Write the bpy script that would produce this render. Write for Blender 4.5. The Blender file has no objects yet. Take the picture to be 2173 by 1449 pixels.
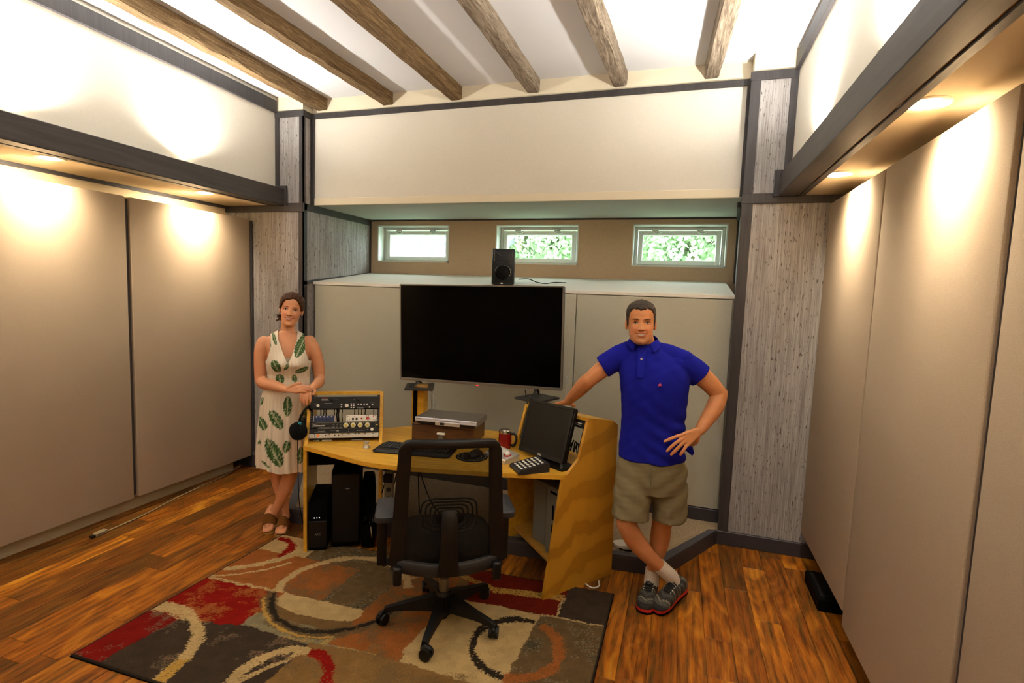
import bpy, bmesh, math, random
import numpy as np
from mathutils import Matrix, Vector, Euler
PI = math.pi
S = bpy.context.scene
C = S.collection

# ------------------------------------------------------------------ camera
YAW, PITCH, ROLL, CAMZ = math.radians(-17.4995), math.radians(-5.2887), math.radians(2.0654), 1.75
_f = Vector((math.sin(YAW)*math.cos(PITCH), math.cos(YAW)*math.cos(PITCH), math.sin(PITCH)))
_r = Vector((math.cos(YAW), -math.sin(YAW), 0)); _u = _r.cross(_f)
_r2 = math.cos(ROLL)*_r + math.sin(ROLL)*_u; _u2 = -math.sin(ROLL)*_r + math.cos(ROLL)*_u
cd = bpy.data.cameras.new('camera'); cam = bpy.data.objects.new('camera', cd); C.objects.link(cam)
cd.sensor_fit = 'HORIZONTAL'; cd.sensor_width = 36; cd.lens = 1115.33/2173*36; cd.clip_start = .02; cd.clip_end = 200
mw = Matrix(((_r2.x, _u2.x, -_f.x, 0), (_r2.y, _u2.y, -_f.y, 0), (_r2.z, _u2.z, -_f.z, CAMZ), (0, 0, 0, 1)))
cam.matrix_world = mw
S.camera = cam
# ------------------------------------------------------------------ world, exposure
W = bpy.data.worlds.new('world'); S.world = W; W.use_nodes = True
_bg = W.node_tree.nodes['Background']; _bg.inputs[0].default_value = (.86, .96, 1, 1); _bg.inputs[1].default_value = 6.5
S.view_settings.view_transform = 'Standard'; S.view_settings.look = 'None'
S.view_settings.exposure = 1.2; S.view_settings.gamma = 1; S.view_settings.use_curve_mapping = False
DOWN_W, UP_W = 44.0, 53.0           # watts of each downlight and of each ledge uplight
WARM_DOWN = (1, .83, .60); WARM_UP = (1, .95, .87)

# ------------------------------------------------------------------ colour and node helpers
def lin(c):
    if isinstance(c, str):
        c = c.lstrip('#'); c = [int(c[i:i+2], 16)/255 for i in (0, 2, 4)]
    return tuple((x/12.92 if x <= .04045 else ((x+.055)/1.055)**2.4) for x in c[:3]) + (1,)
def newmat(name):
    m = bpy.data.materials.new(name); m.use_nodes = True
    return m, m.node_tree, m.node_tree.nodes['Principled BSDF']
def N(nt, t, **kw):
    n = nt.nodes.new(t)
    for k, v in kw.items():
        if k.startswith('i_'):
            key = k[2:]; key = int(key) if key.isdigit() else key.replace('_', ' ')
            n.inputs[key].default_value = v
        else: setattr(n, k, v)
    return n
def L(nt, a, b): nt.links.new(a, b)
def plain(name, col, rough=.5, metal=0, spec=.5, coat=0, emit=None, estr=0, trans=0):
    m, nt, b = newmat(name)
    b.inputs['Base Color'].default_value = lin(col); b.inputs['Roughness'].default_value = rough
    b.inputs['Metallic'].default_value = metal; b.inputs['Specular IOR Level'].default_value = spec
    b.inputs['Coat Weight'].default_value = coat
    if emit: b.inputs['Emission Color'].default_value = lin(emit); b.inputs['Emission Strength'].default_value = estr
    if trans: b.inputs['Transmission Weight'].default_value = trans
    return m
def ramp(nt, fac, stops):
    r = N(nt, 'ShaderNodeValToRGB'); e = r.color_ramp.elements
    while len(e) > 1: e.remove(e[-1])
    e[0].position = stops[0][0]; e[0].color = lin(stops[0][1])
    for p, c in stops[1:]:
        x = e.new(p); x.color = lin(c)
    L(nt, fac, r.inputs[0]); return r.outputs[0]
def coords(nt, scale=(1, 1, 1), kind='Object', rot=(0, 0, 0), rnd=0):
    if kind == 'World': src = N(nt, 'ShaderNodeNewGeometry').outputs['Position']
    else: src = N(nt, 'ShaderNodeTexCoord').outputs[kind]
    mp = N(nt, 'ShaderNodeMapping'); mp.inputs['Scale'].default_value = scale; mp.inputs['Rotation'].default_value = rot
    L(nt, src, mp.inputs[0])
    if rnd:
        oi = N(nt, 'ShaderNodeObjectInfo'); mu = N(nt, 'ShaderNodeVectorMath', operation='SCALE'); mu.inputs[0].default_value = (37., 61., 17.)
        L(nt, oi.outputs['Random'], mu.inputs['Scale'])
        mu2 = N(nt, 'ShaderNodeVectorMath', operation='ADD'); L(nt, mp.outputs[0], mu2.inputs[0]); L(nt, mu.outputs[0], mu2.inputs[1]); return mu2.outputs[0]
    return mp.outputs[0]
def noise(nt, vec, scale, detail=3, rough=.5, dist=0):
    n = N(nt, 'ShaderNodeTexNoise'); n.inputs['Scale'].default_value = scale; n.inputs['Detail'].default_value = detail
    n.inputs['Roughness'].default_value = rough; n.inputs['Distortion'].default_value = dist; L(nt, vec, n.inputs['Vector']); return n.outputs['Fac']
def bump(nt, b, h, strength=.3, dist=.002):
    n = N(nt, 'ShaderNodeBump'); n.inputs['Strength'].default_value = strength; n.inputs['Distance'].default_value = dist
    L(nt, h, n.inputs['Height']); L(nt, n.outputs[0], b.inputs['Normal'])
def mixc(nt, fac, a, b, mode='MIX'):
    n = N(nt, 'ShaderNodeMix', data_type='RGBA', blend_type=mode)
    if isinstance(fac, (int, float)): n.inputs[0].default_value = fac
    else: L(nt, fac, n.inputs[0])
    for s, v in ((6, a), (7, b)):
        if isinstance(v, (str, tuple)): n.inputs[s].default_value = lin(v)
        else: L(nt, v, n.inputs[s])
    return n.outputs[2]

def fabric(name, a, b, scale=260, strength=.35, rough=.95, sheen=0):
    m, nt, bs = newmat(name); v = coords(nt, kind='World')
    n1 = noise(nt, v, scale, 2, .6); n2 = noise(nt, v, 3, 2)
    c = ramp(nt, n1, [(.3, a), (.7, b)])
    c2 = mixc(nt, .12, c, ramp(nt, n2, [(.3, a), (.7, b)]))
    L(nt, c2, bs.inputs['Base Color']); bs.inputs['Roughness'].default_value = rough; bs.inputs['Specular IOR Level'].default_value = .15
    bs.inputs['Sheen Weight'].default_value = sheen
    bump(nt, bs, n1, strength, .001); return m
def streak_wood(name, stops, scale=(18, 1.2, 18), dist=2.5, rough=.5, coat=0, bumpy=.2, rnd=1, kind='World', spec=.4, fine=60):
    m, nt, bs = newmat(name); v = coords(nt, scale, kind, rnd=rnd)
    n = noise(nt, v, 1, 5, .6, dist); n2 = noise(nt, coords(nt, tuple(s*6 for s in scale), kind, rnd=rnd), 1, 2)
    mx = N(nt, 'ShaderNodeMix', data_type='FLOAT'); mx.inputs[0].default_value = .22; L(nt, n, mx.inputs[2]); L(nt, n2, mx.inputs[3])
    L(nt, ramp(nt, mx.outputs[0], stops), bs.inputs['Base Color']); bs.inputs['Roughness'].default_value = rough
    bs.inputs['Coat Weight'].default_value = coat; bs.inputs['Coat Roughness'].default_value = .25; bs.inputs['Specular IOR Level'].default_value = spec
    bump(nt, bs, mx.outputs[0], bumpy, .002); return m

MT = {}
MT['fabric_panel'] = fabric('beige acoustic fabric', '#9f8e79', '#ae9d88')
MT['fabric_upper'] = fabric('cream acoustic fabric', '#d2cdc0', '#dfdacd', 240)
MT['fabric_door'] = fabric('sage grey cabinet fabric', '#a6a391', '#b6b3a1', 200)
MT['wall_tan'] = fabric('tan woven wall', '#b39c80', '#c0aa8e', 180, .2)
MT['underside'] = fabric('pale grey underside', '#a9aca4', '#b4b7ae', 220, .2)
MT['ceiling'] = plain('matt white ceiling', '#e0e2e6', .9, spec=.2)
MT['cream'] = plain('cream paint', '#e0d6bd', .8, spec=.2)
MT['kick'] = plain('cream kick board', '#a8977a', .8, spec=.2)
MT['lower_wall'] = plain('beige lower wall', '#c9b693', .85, spec=.2)
MT['soffit'] = plain('soffit paint', '#dccbaa', .8, spec=.2)
MT['trim'] = streak_wood('charcoal stained trim', [(.3, '#2f2c2d'), (.7, '#413d3d')], (30, 30, 2), 1, .55, bumpy=.15, rnd=0)
MT['ledge'] = streak_wood('charcoal stained beam', [(.3, '#2b2625'), (.55, '#3c3633'), (.8, '#4c4541')], (22, 1.2, 22), 1.5, .5, bumpy=.3, rnd=0)
MT['base'] = plain('charcoal baseboard', '#38353a', .5)
MT['stage_edge'] = plain('slate stage edging', '#45444a', .55)
MT['rustic'] = streak_wood('weathered barn timber', [(.25, '#35281a'), (.42, '#5e4a32'), (.6, '#816a4b'), (.8, '#a8946f')], (40, 3.0, 40), 2.2, .9, bumpy=1.0, spec=.15)
MT['rustic_grey'] = streak_wood('grey barn timber', [(.25, '#3f352a'), (.42, '#6c5f50'), (.6, '#948674'), (.8, '#bdb19d')], (40, 3.0, 40), 2.2, .9, bumpy=1.0, spec=.15)
# grass-cloth wallpaper
m, nt, bs = newmat('grey grasscloth wallpaper')
n1 = noise(nt, coords(nt, (170, 170, 3.2), 'World'), 1, 3, .6, .3); n2 = noise(nt, coords(nt, (26, 26, 1.1), 'World'), 1, 2)
fl = noise(nt, coords(nt, (125, 125, 26), 'World'), 1, 1, .4, .6)
c1 = ramp(nt, n1, [(.32, '#76706e'), (.5, '#96918f'), (.7, '#b4b1ae')]); c1 = mixc(nt, .25, c1, ramp(nt, n2, [(.35, '#807b79'), (.65, '#b0adaa')]))
c1 = mixc(nt, ramp(nt, fl, [(.0, '#000000'), (.655, '#000000'), (.70, '#ffffff')]), c1, '#57504c')
L(nt, c1, bs.inputs['Base Color']); bs.inputs['Roughness'].default_value = .85; bs.inputs['Specular IOR Level'].default_value = .2; bump(nt, bs, n1, .4, .0015)
MT['paper'] = m
# acacia planks
m, nt, bs = newmat('acacia plank')
oi = N(nt, 'ShaderNodeObjectInfo')
v = coords(nt, (6.5, 1.8, 6.5), 'World', rnd=1); sw = noise(nt, v, 1.0, 4, .55, 2.4); fi = noise(nt, coords(nt, (120, 6, 120), 'World', rnd=1), 1, 3, .6, .3)
wv = N(nt, 'ShaderNodeTexWave', wave_type='BANDS', bands_direction='X'); wv.inputs['Scale'].default_value = 1.1; wv.inputs['Distortion'].default_value = 7; wv.inputs['Detail'].default_value = 3; wv.inputs['Detail Scale'].default_value = .8
L(nt, v, wv.inputs['Vector'])
cA = ramp(nt, sw, [(.30, '#3a1804'), (.43, '#7c4008'), (.55, '#b06812'), (.68, '#e6a63a')])
cW = ramp(nt, wv.outputs['Fac'], [(.05, '#321503'), (.3, '#7a420a'), (.9, '#b4731c')])
c = mixc(nt, .38, cA, cW)
tone = ramp(nt, oi.outputs['Random'], [(0, '#846342'), (.3, '#c7a277'), (.55, '#efcc98'), (.8, '#ffe6ac'), (1, '#fff2c8')])
c = mixc(nt, 1, c, tone, 'MULTIPLY'); c = mixc(nt, .22, c, ramp(nt, fi, [(.35, '#2d1505'), (.65, '#b08a3c')]))
L(nt, c, bs.inputs['Base Color']); bs.inputs['Roughness'].default_value = .38; bs.inputs['Specular IOR Level'].default_value = .3; bump(nt, bs, fi, .08, .001)
MT['plank'] = m
# carpet
m, nt, bs = newmat('speckled loop carpet')
v = coords(nt, kind='World'); n1 = noise(nt, v, 150, 2, .7); n2 = noise(nt, v, 420, 2, .7)
L(nt, mixc(nt, .4, ramp(nt, n1, [(.33, '#6b5640'), (.5, '#a08a6c'), (.66, '#c9b596')]), ramp(nt, n2, [(.35, '#56432f'), (.65, '#cdb899')])), bs.inputs['Base Color'])
bs.inputs['Roughness'].default_value = 1; bs.inputs['Specular IOR Level'].default_value = .05; bump(nt, bs, n1, 1, .006); MT['carpet'] = m
MT['white_vinyl'] = plain('white vinyl window', '#d5d8d0', .45)
MT['latch'] = plain('clear grey latch', '#b9bdb6', .3)
m, nt, bs = newmat('window glass')
g = N(nt, 'ShaderNodeBsdfGlossy'); g.inputs['Roughness'].default_value = .02; t = N(nt, 'ShaderNodeBsdfTransparent'); t.inputs[0].default_value = (.95, 1, .97, 1)
mx = N(nt, 'ShaderNodeMixShader'); mx.inputs[0].default_value = .06; L(nt, t.outputs[0], mx.inputs[1]); L(nt, g.outputs[0], mx.inputs[2]); L(nt, mx.outputs[0], nt.nodes['Material Output'].inputs[0]); MT['glass'] = m
MT['lamp_lens'] = plain('lit lamp lens', '#fff2d8', .4, emit='#ffe2ad', estr=30)
MT['lamp_ring'] = plain('white lamp ring', '#d8cfbd', .4)

# ------------------------------------------------------------------ mesh builder
class MB:
    def __init__(s): s.v = []; s.f = []; s.mi = []; s.cur = 0
    def add(s, vs, fs, M=None):
        o = len(s.v)
        s.v += [tuple(M @ Vector(p)) for p in vs] if M is not None else [tuple(p) for p in vs]
        s.f += [tuple(i+o for i in f) for f in fs]; s.mi += [s.cur]*len(fs); return s
    def box(s, lo, hi, M=None, bev=0, seg=1):
        if not bev:
            x0, y0, z0 = lo; x1, y1, z1 = hi
            return s.add([(x0,y0,z0),(x1,y0,z0),(x1,y1,z0),(x0,y1,z0),(x0,y0,z1),(x1,y0,z1),(x1,y1,z1),(x0,y1,z1)],
                         [(0,3,2,1),(4,5,6,7),(0,1,5,4),(1,2,6,5),(2,3,7,6),(3,0,4,7)], M)
        b = bmesh.new(); bmesh.ops.create_cube(b, size=1)
        for q in b.verts: q.co = Vector([(lo[i]+hi[i])/2 + q.co[i]*(hi[i]-lo[i]) for i in range(3)])
        bmesh.ops.bevel(b, geom=b.edges[:], offset=bev, segments=seg, affect='EDGES', profile=.5, clamp_overlap=True)
        b.verts.index_update(); s.add([q.co.copy() for q in b.verts], [[q.index for q in f.verts] for f in b.faces], M); b.free(); return s
    def extrude(s, poly, vec, M=None):
        n = len(poly); vec = Vector(vec); a = [Vector(p) for p in poly]; b = [p+vec for p in a]
        return s.add(a+b, [tuple(range(n))[::-1], tuple(range(n, 2*n))]+[(i, (i+1) % n, n+(i+1) % n, n+i) for i in range(n)], M)
    def loft(s, rings, cap0=True, cap1=True, closed=True, M=None):
        n = len(rings[0]); vs = [p for r in rings for p in r]; fs = []
        for k in range(len(rings)-1):
            for i in range(n if closed else n-1):
                j = (i+1) % n; fs.append((k*n+i, k*n+j, (k+1)*n+j, (k+1)*n+i))
        if cap0: fs.append(tuple(range(n))[::-1])
        if cap1: fs.append(tuple(range((len(rings)-1)*n, len(rings)*n)))
        return s.add(vs, fs, M)
    def tube(s, pts, r, n=10, caps=True, M=None, flat=1.0, up=None):
        P = [Vector(p) for p in pts]
        if isinstance(r, float) and r < .0075 and 3 < len(P) < 9:      # cables: round the corners
            A = np.array([tuple(p) for p in P]); k = len(A); tt = np.linspace(0, k-1, (k-1)*6+1); i = np.clip(tt.astype(int), 0, k-2); u = (tt-i)[:, None]; g = lambda j: A[np.clip(j, 0, k-1)]
            P = [Vector(p) for p in .5*(2*g(i)+(g(i+1)-g(i-1))*u+(2*g(i-1)-5*g(i)+4*g(i+1)-g(i+2))*u*u+(3*g(i)-g(i-1)-3*g(i+1)+g(i+2))*u**3)]
        R = r if isinstance(r, (list, tuple)) else [r]*len(P); rings = []
        t0 = (P[1]-P[0]).normalized(); a = Vector(up) if up else (Vector((0, 0, 1)) if abs(t0.z) < .9 else Vector((1, 0, 0)))
        u = (a - t0*a.dot(t0)).normalized()
        for i, p in enumerate(P):
            t = ((P[min(i+1, len(P)-1)]-P[max(i-1, 0)])).normalized(); u = (u - t*u.dot(t)).normalized(); w = t.cross(u)
            rings.append([p + (u*math.cos(2*PI*k/n)*flat + w*math.sin(2*PI*k/n))*R[i] for k in range(n)])
        return s.loft(rings, caps, caps, M=M)
    def cyl(s, p0, p1, r0, r1=None, n=16, M=None): return s.tube([p0, p1], [r0, r0 if r1 is None else r1], n, M=M)
    def lathe(s, prof, n=24, M=None, cap0=True, cap1=True):
        return s.loft([[(r*math.cos(2*PI*k/n), r*math.sin(2*PI*k/n), z) for k in range(n)] for r, z in prof], cap0, cap1, M=M)
    def ball(s, c, r, n=12, m=8, M=None):
        r = r if isinstance(r, (tuple, list)) else (r, r, r); rings = []
        for j in range(1, m):
            th = PI*j/m; rings.append([(c[0]+r[0]*math.sin(th)*math.cos(2*PI*k/n), c[1]+r[1]*math.sin(th)*math.sin(2*PI*k/n), c[2]-r[2]*math.cos(th)) for k in range(n)])
        return s.loft(rings, M=M)
    def mesh(s, name, mats, smooth=None):
        me = bpy.data.meshes.new(name); me.from_pydata(s.v, [], s.f)
        for mm in (mats if isinstance(mats, (list, tuple)) else [mats]): me.materials.append(mm)
        if isinstance(mats, (list, tuple)): me.polygons.foreach_set('material_index', s.mi)
        if smooth is not None:
            me.polygons.foreach_set('use_smooth', [True]*len(s.f)); me.set_sharp_from_angle(angle=math.radians(smooth))
        me.update(); return me
    def build(s, name, mat, parent=None, smooth=None, world=False):
        mats = [MT[x] if isinstance(x, str) else x for x in (mat if isinstance(mat, (list, tuple)) else [mat])]
        return link(name, s.mesh(name, mats if len(mats) > 1 else mats[0], smooth), parent, world)
PM = {}
def link(name, me, parent=None, world=False):
    o = bpy.data.objects.new(name, me); C.objects.link(o)
    if parent is not None:
        o.parent = parent
        if world: o.matrix_parent_inverse = PM[parent.name].inverted()
    return o
def tag(o, label, cat, group=None):
    o['label'] = label; o['category'] = cat
    if group: o['group'] = group
    return o
def thing(name, label, cat, loc=(0, 0, 0), rz=0, group=None):
    o = bpy.data.objects.new(name, None); C.objects.link(o); o.empty_display_size = .1
    o.location = loc; o.rotation_euler = (0, 0, rz); PM[o.name] = Matrix.Translation(loc) @ Matrix.Rotation(rz, 4, 'Z')
    return tag(o, label, cat, group)
def struct(o): o['kind'] = 'structure'; return o
def B(name, lo, hi, mat, parent=None, bev=0, world=False, M=None): return MB().box(lo, hi, M, bev).build(name, mat, parent, None, world)
def TR(x, y, z): return Matrix.Translation((x, y, z))
def RZ(a): return Matrix.Rotation(a, 4, 'Z')
def RX(a): return Matrix.Rotation(a, 4, 'X')
def RY(a): return Matrix.Rotation(a, 4, 'Y')
def text(name, s, size, mat, M, parent, world=False, ext=.0006, align='CENTER', shear=0, bold=0):
    cu = bpy.data.curves.new('t', 'FONT'); cu.body = s; cu.size = size; cu.extrude = ext; cu.align_x = align; cu.align_y = 'CENTER'; cu.shear = shear; cu.offset = bold; cu.resolution_u = 2
    o = bpy.data.objects.new('t', cu); C.objects.link(o); bpy.context.view_layer.update()
    me = bpy.data.meshes.new_from_object(o.evaluated_get(bpy.context.evaluated_depsgraph_get())); bpy.data.objects.remove(o)
    me.transform(M); me.materials.clear(); me.materials.append(MT[mat]); return link(name, me, parent, world)
# ================================================================== ROOM
XL, XR, YP, YB, YW = -3.237, .374, 3.96, 4.084, 5.03          # pillar inner corners, pillar / bulkhead / window wall planes
XRW, ZS, ZT, ZC = .446, 2.476, 3.27, 3.40
XUL, XUR, WL, WR, YF = -3.528, .649, -4.10, 1.15, -2.2        # upper walls, lower walls, wall behind the camera
floor = struct(B('floor', (-4.3, YF, -.12), (1.35, 5.3, -.012), 'plank'))
rnd = random.Random(4)
RUGQ = ((-2.586, 1.575), (-.268, 1.60), (-.262, 3.005), (-2.55, 2.905))
unit = {}
def plank_mesh(w, l):
    k = (round(w, 3), round(l, 1))
    if k not in unit: unit[k] = MB().box((-w/2+.0006, -k[1]/2+.0006, -.012), (w/2-.0006, k[1]/2-.0006, 0), None, .0012).mesh('plank', MT['plank'])
    return unit[k]
x = -4.09
while x < 1.14:
    y = .95 - rnd.random()*.8
    while y < 4.05:
        l = rnd.choice((.3, .5, .6, .7, .9, .9, 1.0, 1.2, 1.3)); y1 = y+l
        under = x > -2.5 and x+.135 < -.36 and y > 1.66 and y1 < 2.95
        stage = y > 3.4 and x > -2.9 and x+.135 < .0
        tilt = 0
        if y1 > 1.0 and not under and not stage and not (y > 3.98):
            o = link('plank', plank_mesh(.135, l), floor); o.location = (x+.0675, (y+y1)/2, 0)
        y = y1
    x += .135
# shell
struct(B('wall_left', (WL-.1, YF, 0), (WL, YP, 2.46), 'lower_wall'))
struct(B('wall_right', (WR, YF, 0), (WR+.1, YP, 2.46), 'lower_wall'))
struct(B('wall_front', (-4.3, YF-.1, -.1), (1.35, YF, ZC+.1), 'fabric_panel'))
struct(B('wall_upper_left', (XUL-.1, YF, 2.5), (XUL, YP+.02, ZC), 'fabric_upper'))
struct(B('wall_upper_right', (XUR, YF, 2.5), (XUR+.1, YP+.02, ZC), 'fabric_upper'))
struct(B('ceiling', (-4.3, YF-.1, ZC), (1.35, 5.3, ZC+.1), 'ceiling'))
for nm, x0, x1 in (('ceiling_soffit_left', WL-.1, XUL+.03), ('ceiling_soffit_right', XUR-.03, WR+.1)):
    struct(B(nm, (x0, YF, 2.46), (x1, YP, 2.52), 'soffit'))
struct(B('trim_1', (WL, YF, 2.435), (WL+.022, YP, 2.46), 'trim'))
# pillars
pl = struct(MB().box((WL-.1, YP, 0), (XL, 5.25, ZS)).box((XUL-.05, YP, ZS), (XL, 5.25, ZT)).build('wall_pillar_left', 'paper'))
prm = MB().extrude([(XR, YP, 0), (WR+.1, YP, 0), (WR+.1, 5.25, 0), (XRW+.02, 5.25, 0)], (0, 0, ZS))
prm.extrude([(XR, YP, ZS), (XUR+.05, YP, ZS), (XUR+.05, 5.25, ZS), (XRW+.02, 5.25, ZS)], (0, 0, ZT-ZS))
struct(prm.build('wall_pillar_right', 'paper'))
struct(B('wall_pillar_cap_left', (XUL-.05, YP+.004, ZT), (XL-.004, 5.2, ZC), 'cream'))
struct(B('wall_pillar_cap_right', (XR+.004, YP+.004, ZT), (XUR+.05, 5.2, ZC), 'cream'))
# bulkhead above the windows
bh = struct(B('wall_bulkhead', (XL, YB, ZS), (XRW+.02, 5.25, ZT), 'underside'))
B('fabric_face', (XL+.03, YB-.012, 2.535), (XR-.005, YB, ZT-.03), 'fabric_upper', bh)
B('lower_lip', (XL+.03, YB-.016, ZS-.003), (XR+.006, YB, 2.535), 'cream', bh, .003)
struct(B('wall_above_bulkhead', (XL, YB, ZT), (XRW+.02, 5.2, ZC), 'cream'))
# window wall with three openings
WIN = [(-3.145, -2.305), (-1.795, -.955), (-.454, .366)]; WZ0, WZ1 = 2.035, 2.42
wb = MB(); xs = [XL] + [a for w in WIN for a in w] + [XRW+.02]
for i in range(len(xs)-1):
    if i % 2 == 0: wb.box((xs[i], YW, 0), (xs[i+1], 5.25, ZS))
    else: wb.box((xs[i], YW, 0), (xs[i+1], 5.25, WZ0)).box((xs[i], YW, WZ1), (xs[i+1], 5.25, ZS))
struct(wb.build('wall_back', 'wall_tan'))
for k, (a, b) in enumerate(WIN):
    w = struct(bpy.data.objects.new('window_%d' % (k+1), None)); C.objects.link(w); w.location = ((a+b)/2, 5.15, WZ0); PM[w.name] = TR(*w.location)
    # reveal lining, fixed frame, sash, pane, latches
    t = .012; lm = MB()
    lm.box((a, YW-.004, WZ0), (a+t, 5.25, WZ1)).box((b-t, YW-.004, WZ0), (b, 5.25, WZ1)).box((a, YW-.004, WZ1-t), (b, 5.25, WZ1)).box((a, YW-.004, WZ0), (b, 5.25, WZ0+t))
    lm.build('reveal_lining', 'white_vinyl', w, None, True)
    def frame(name, a0, b0, z0, z1, wd, y0, y1, mat):
        fm = MB(); fm.box((a0, y0, z0), (a0+wd, y1, z1), None, .004).box((b0-wd, y0, z0), (b0, y1, z1), None, .004)
        fm.box((a0+wd, y0, z0), (b0-wd, y1, z0+wd), None, .004).box((a0+wd, y0, z1-wd), (b0-wd, y1, z1), None, .004)
        return fm.build(name, mat, w, None, True)
    frame('frame', a+t, b-t, WZ0+t, WZ1-t, .028, 5.15, 5.23, 'white_vinyl')
    sa = frame('sash', a+t+.034, b-t-.034, WZ0+t+.012, WZ1-t-.036, .042, 5.135, 5.19, 'white_vinyl')
    B('pane', (a+.07, 5.168, WZ0+.04), (b-.07, 5.172, WZ1-.06), 'glass', w, 0, True)
    for fx in (.24, .72):
        xx = a+(b-a)*fx; lt = MB().box((xx-.03, 5.12, WZ1-.058), (xx+.03, 5.137, WZ1-.03), None, .004)
        lt.tube([(xx-.02+.009*i, 5.115, WZ1-.055-.02*math.sin(PI*i/9)) for i in range(10)], .006, 6); lt.build('latch', 'latch', w, 40, True)
# trims (charcoal)
tn = [1]
def trim(*boxes, mat='trim', parent=None):
    tn[0] += 1; mb = MB()
    for lo, hi in boxes: mb.box(lo, hi, None, .002)
    return struct(mb.build('trim_%d' % tn[0], mat))
e = .012
# left pillar: inner corner, upper outer edge, waist band, head band
trim(((XL-.042, YP-e, .1), (XL+e, YP, ZS)), ((XL, YP-e, .1), (XL+e, YP+.04, ZS)))
trim(((XL-.034, YP-e, ZS), (XL+e, YP, ZT)), ((XL, YP-e, ZS), (XL+e, YP+.02, ZT)))
trim(((XUL-.01, YP-e, ZS), (XUL+.04, YP, ZT)))
trim(((WL, YP-e-.004, 2.40), (XL+e+.004, YP, ZS)), ((XL, YP, 2.415), (XL+e, YW, ZS)))
trim(((XUL-.012, YP-e-.004, ZT-.05), (XL+e+.004, YP, ZT+.002)), ((XL, YP, ZT-.05), (XL+e+.004, YB, ZT+.002)))
trim(((XL, YB-.03, ZS), (XL+.035, YB, ZT)))
# bulkhead head trim and right edge
trim(((XL, YB-.028, ZT-.045), (XR+.01, YB, ZT)))
trim(((XR-.022, YB-.03, ZS), (XR+.012, YB, ZT)))
# right pillar
trim(((XR-e, YP-e, .1), (XR+.055, YP, ZS)), ((XR-e, YP, .1), (XR, YP+.02, ZS)))
trim(((XR-e, YP-e, ZS), (XR+.05, YP, ZT)))
trim(((XUR-.045, YP-e, ZS), (XUR, YP, ZT)))
trim(((XR-e-.004, YP-e-.004, 2.41), (WR, YP, ZS)))
trim(((XR-e-.004, YP-e-.004, ZT-.055), (XUR+.002, YP, ZT+.002)))
trim(((XR-.006, YP, 2.42), (XR+.02, YB, ZS)))
# around the window wall
trim(((XL, YW-.012, 2.462), (XRW, YW, ZS)))
trim(((XL, YW-.02, 1.9), (XL+.014, YW, ZS)))
trim(((XRW-.012, YW-.02, 1.9), (XRW+.01, YW, ZS)))
mb = MB().extrude([(XRW-.085, YB+.2, 2.44), (XRW-.02, YW, 2.44), (XRW, YW, 2.44), (XRW-.06, YB+.2, 2.44)], (0, 0, .036)); tn[0] += 1; struct(mb.build('trim_%d' % tn[0], 'trim'))
mb = MB().extrude([(XL, YP, 1.752), (XL, YB, 1.775), (XL, YW, 1.892), (XL, YW, 1.915), (XL, YB, 1.803), (XL, YP, 1.785)], (e, 0, 0)); tn[0] += 1; struct(mb.build('trim_%d' % tn[0], 'trim'))
# crown boards
trim(((XUL, YF, 3.26), (XUL+.025, YP-e, 3.365)))
trim(((XUR-.025, YF, 3.26), (XUR, YP-e, 3.365)))
# charcoal ledge beams over the soffits
def ledge(name, label, xi, xo, s):
    t = thing(name, label, 'beam', ((xi+xo)/2, 1.0, 2.45))
    mb = MB().box((min(xi, xo), YF, 2.452), (max(xi, xo), YP-e-.002, 2.60), None, .004); mb.build('timber', 'ledge', t, None, True)
    xl = xo + s*.045
    MB().box((min(xo+s*.008, xl), YF, 2.462-.012), (max(xo+s*.008, xl), YP-e-.02, 2.50), None, .003).build('inner_strip', 'ledge', t, None, True)
    pb = MB().box((min(xi, xo)-.03, YP-e-.02, 2.452), (max(xi, xo)+.02, YP-e-.002, 2.625), None, .002); pb.build('end_plate', 'trim', t, None, True)
    return t
ledge('ledge_beam', 'long charcoal timber ledge along the wall behind the woman, lamps under it', -3.412, -3.522, -1)
ledge('ledge_beam', 'long charcoal timber ledge on the right wall, nearest the camera', .580, .690, 1)
# reclaimed ceiling beams
BX = [(-3.13, -.004, .0), (-2.47, -.03, .005), (-1.84, -.018, -.004), (-1.185, -.006, .003), (-.52, -.045, -.004), (.115, .05, .002)]
wht = ['golden brown barn beam over the woman, leftmost on the ceiling', 'dark brown barn beam, second from the left on the ceiling', 'knotty barn beam on the ceiling, third from the left',
       'grey-brown barn beam with a saw-dark end on the ceiling, third from the right', 'dark grey barn beam on the ceiling, second from the right', 'pale grey barn beam on the white ceiling, rightmost']
for k, (bx, dx, dz) in enumerate(BX):
    r2 = random.Random(20+k); rings = []; n = 60; hw = .05
    for i in range(n+1):
        y = YB-.001-i*(YB-YF-.3)/n; cx = bx + dx*(YB-y); z0 = 3.298+dz+r2.uniform(-.003, .003)
        j = lambda a=.003: r2.uniform(-a, a)
        rings.append([(cx-hw+j(), y, z0+.008+j(.002)), (cx-hw+.008+j(), y, z0+j(.002)), (cx-.01, y, z0+j(.002)), (cx+hw-.012+j(.005), y, z0+j(.002)), (cx+hw+j(), y, z0+.012+j(.003)),
                      (cx+hw+j(), y, z0+.05), (cx+hw+j(), y, ZC), (cx-hw+j(), y, ZC), (cx-hw+j(), y, z0+.05)])
    o = MB().loft(rings).build('ceiling_beam', 'rustic' if k < 3 else 'rustic_grey'); tag(o, wht[k], 'beam', 'reclaimed beams across the ceiling')
# baseboards
struct(B('baseboard_right', (XR-.055, YP-.022, 0), (WR, YP, .10), 'base', None, .003))
struct(B('baseboard_left', (WL, YP-.022, 0), (XL+.04, YP, .12), 'base', None, .003))
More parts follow.
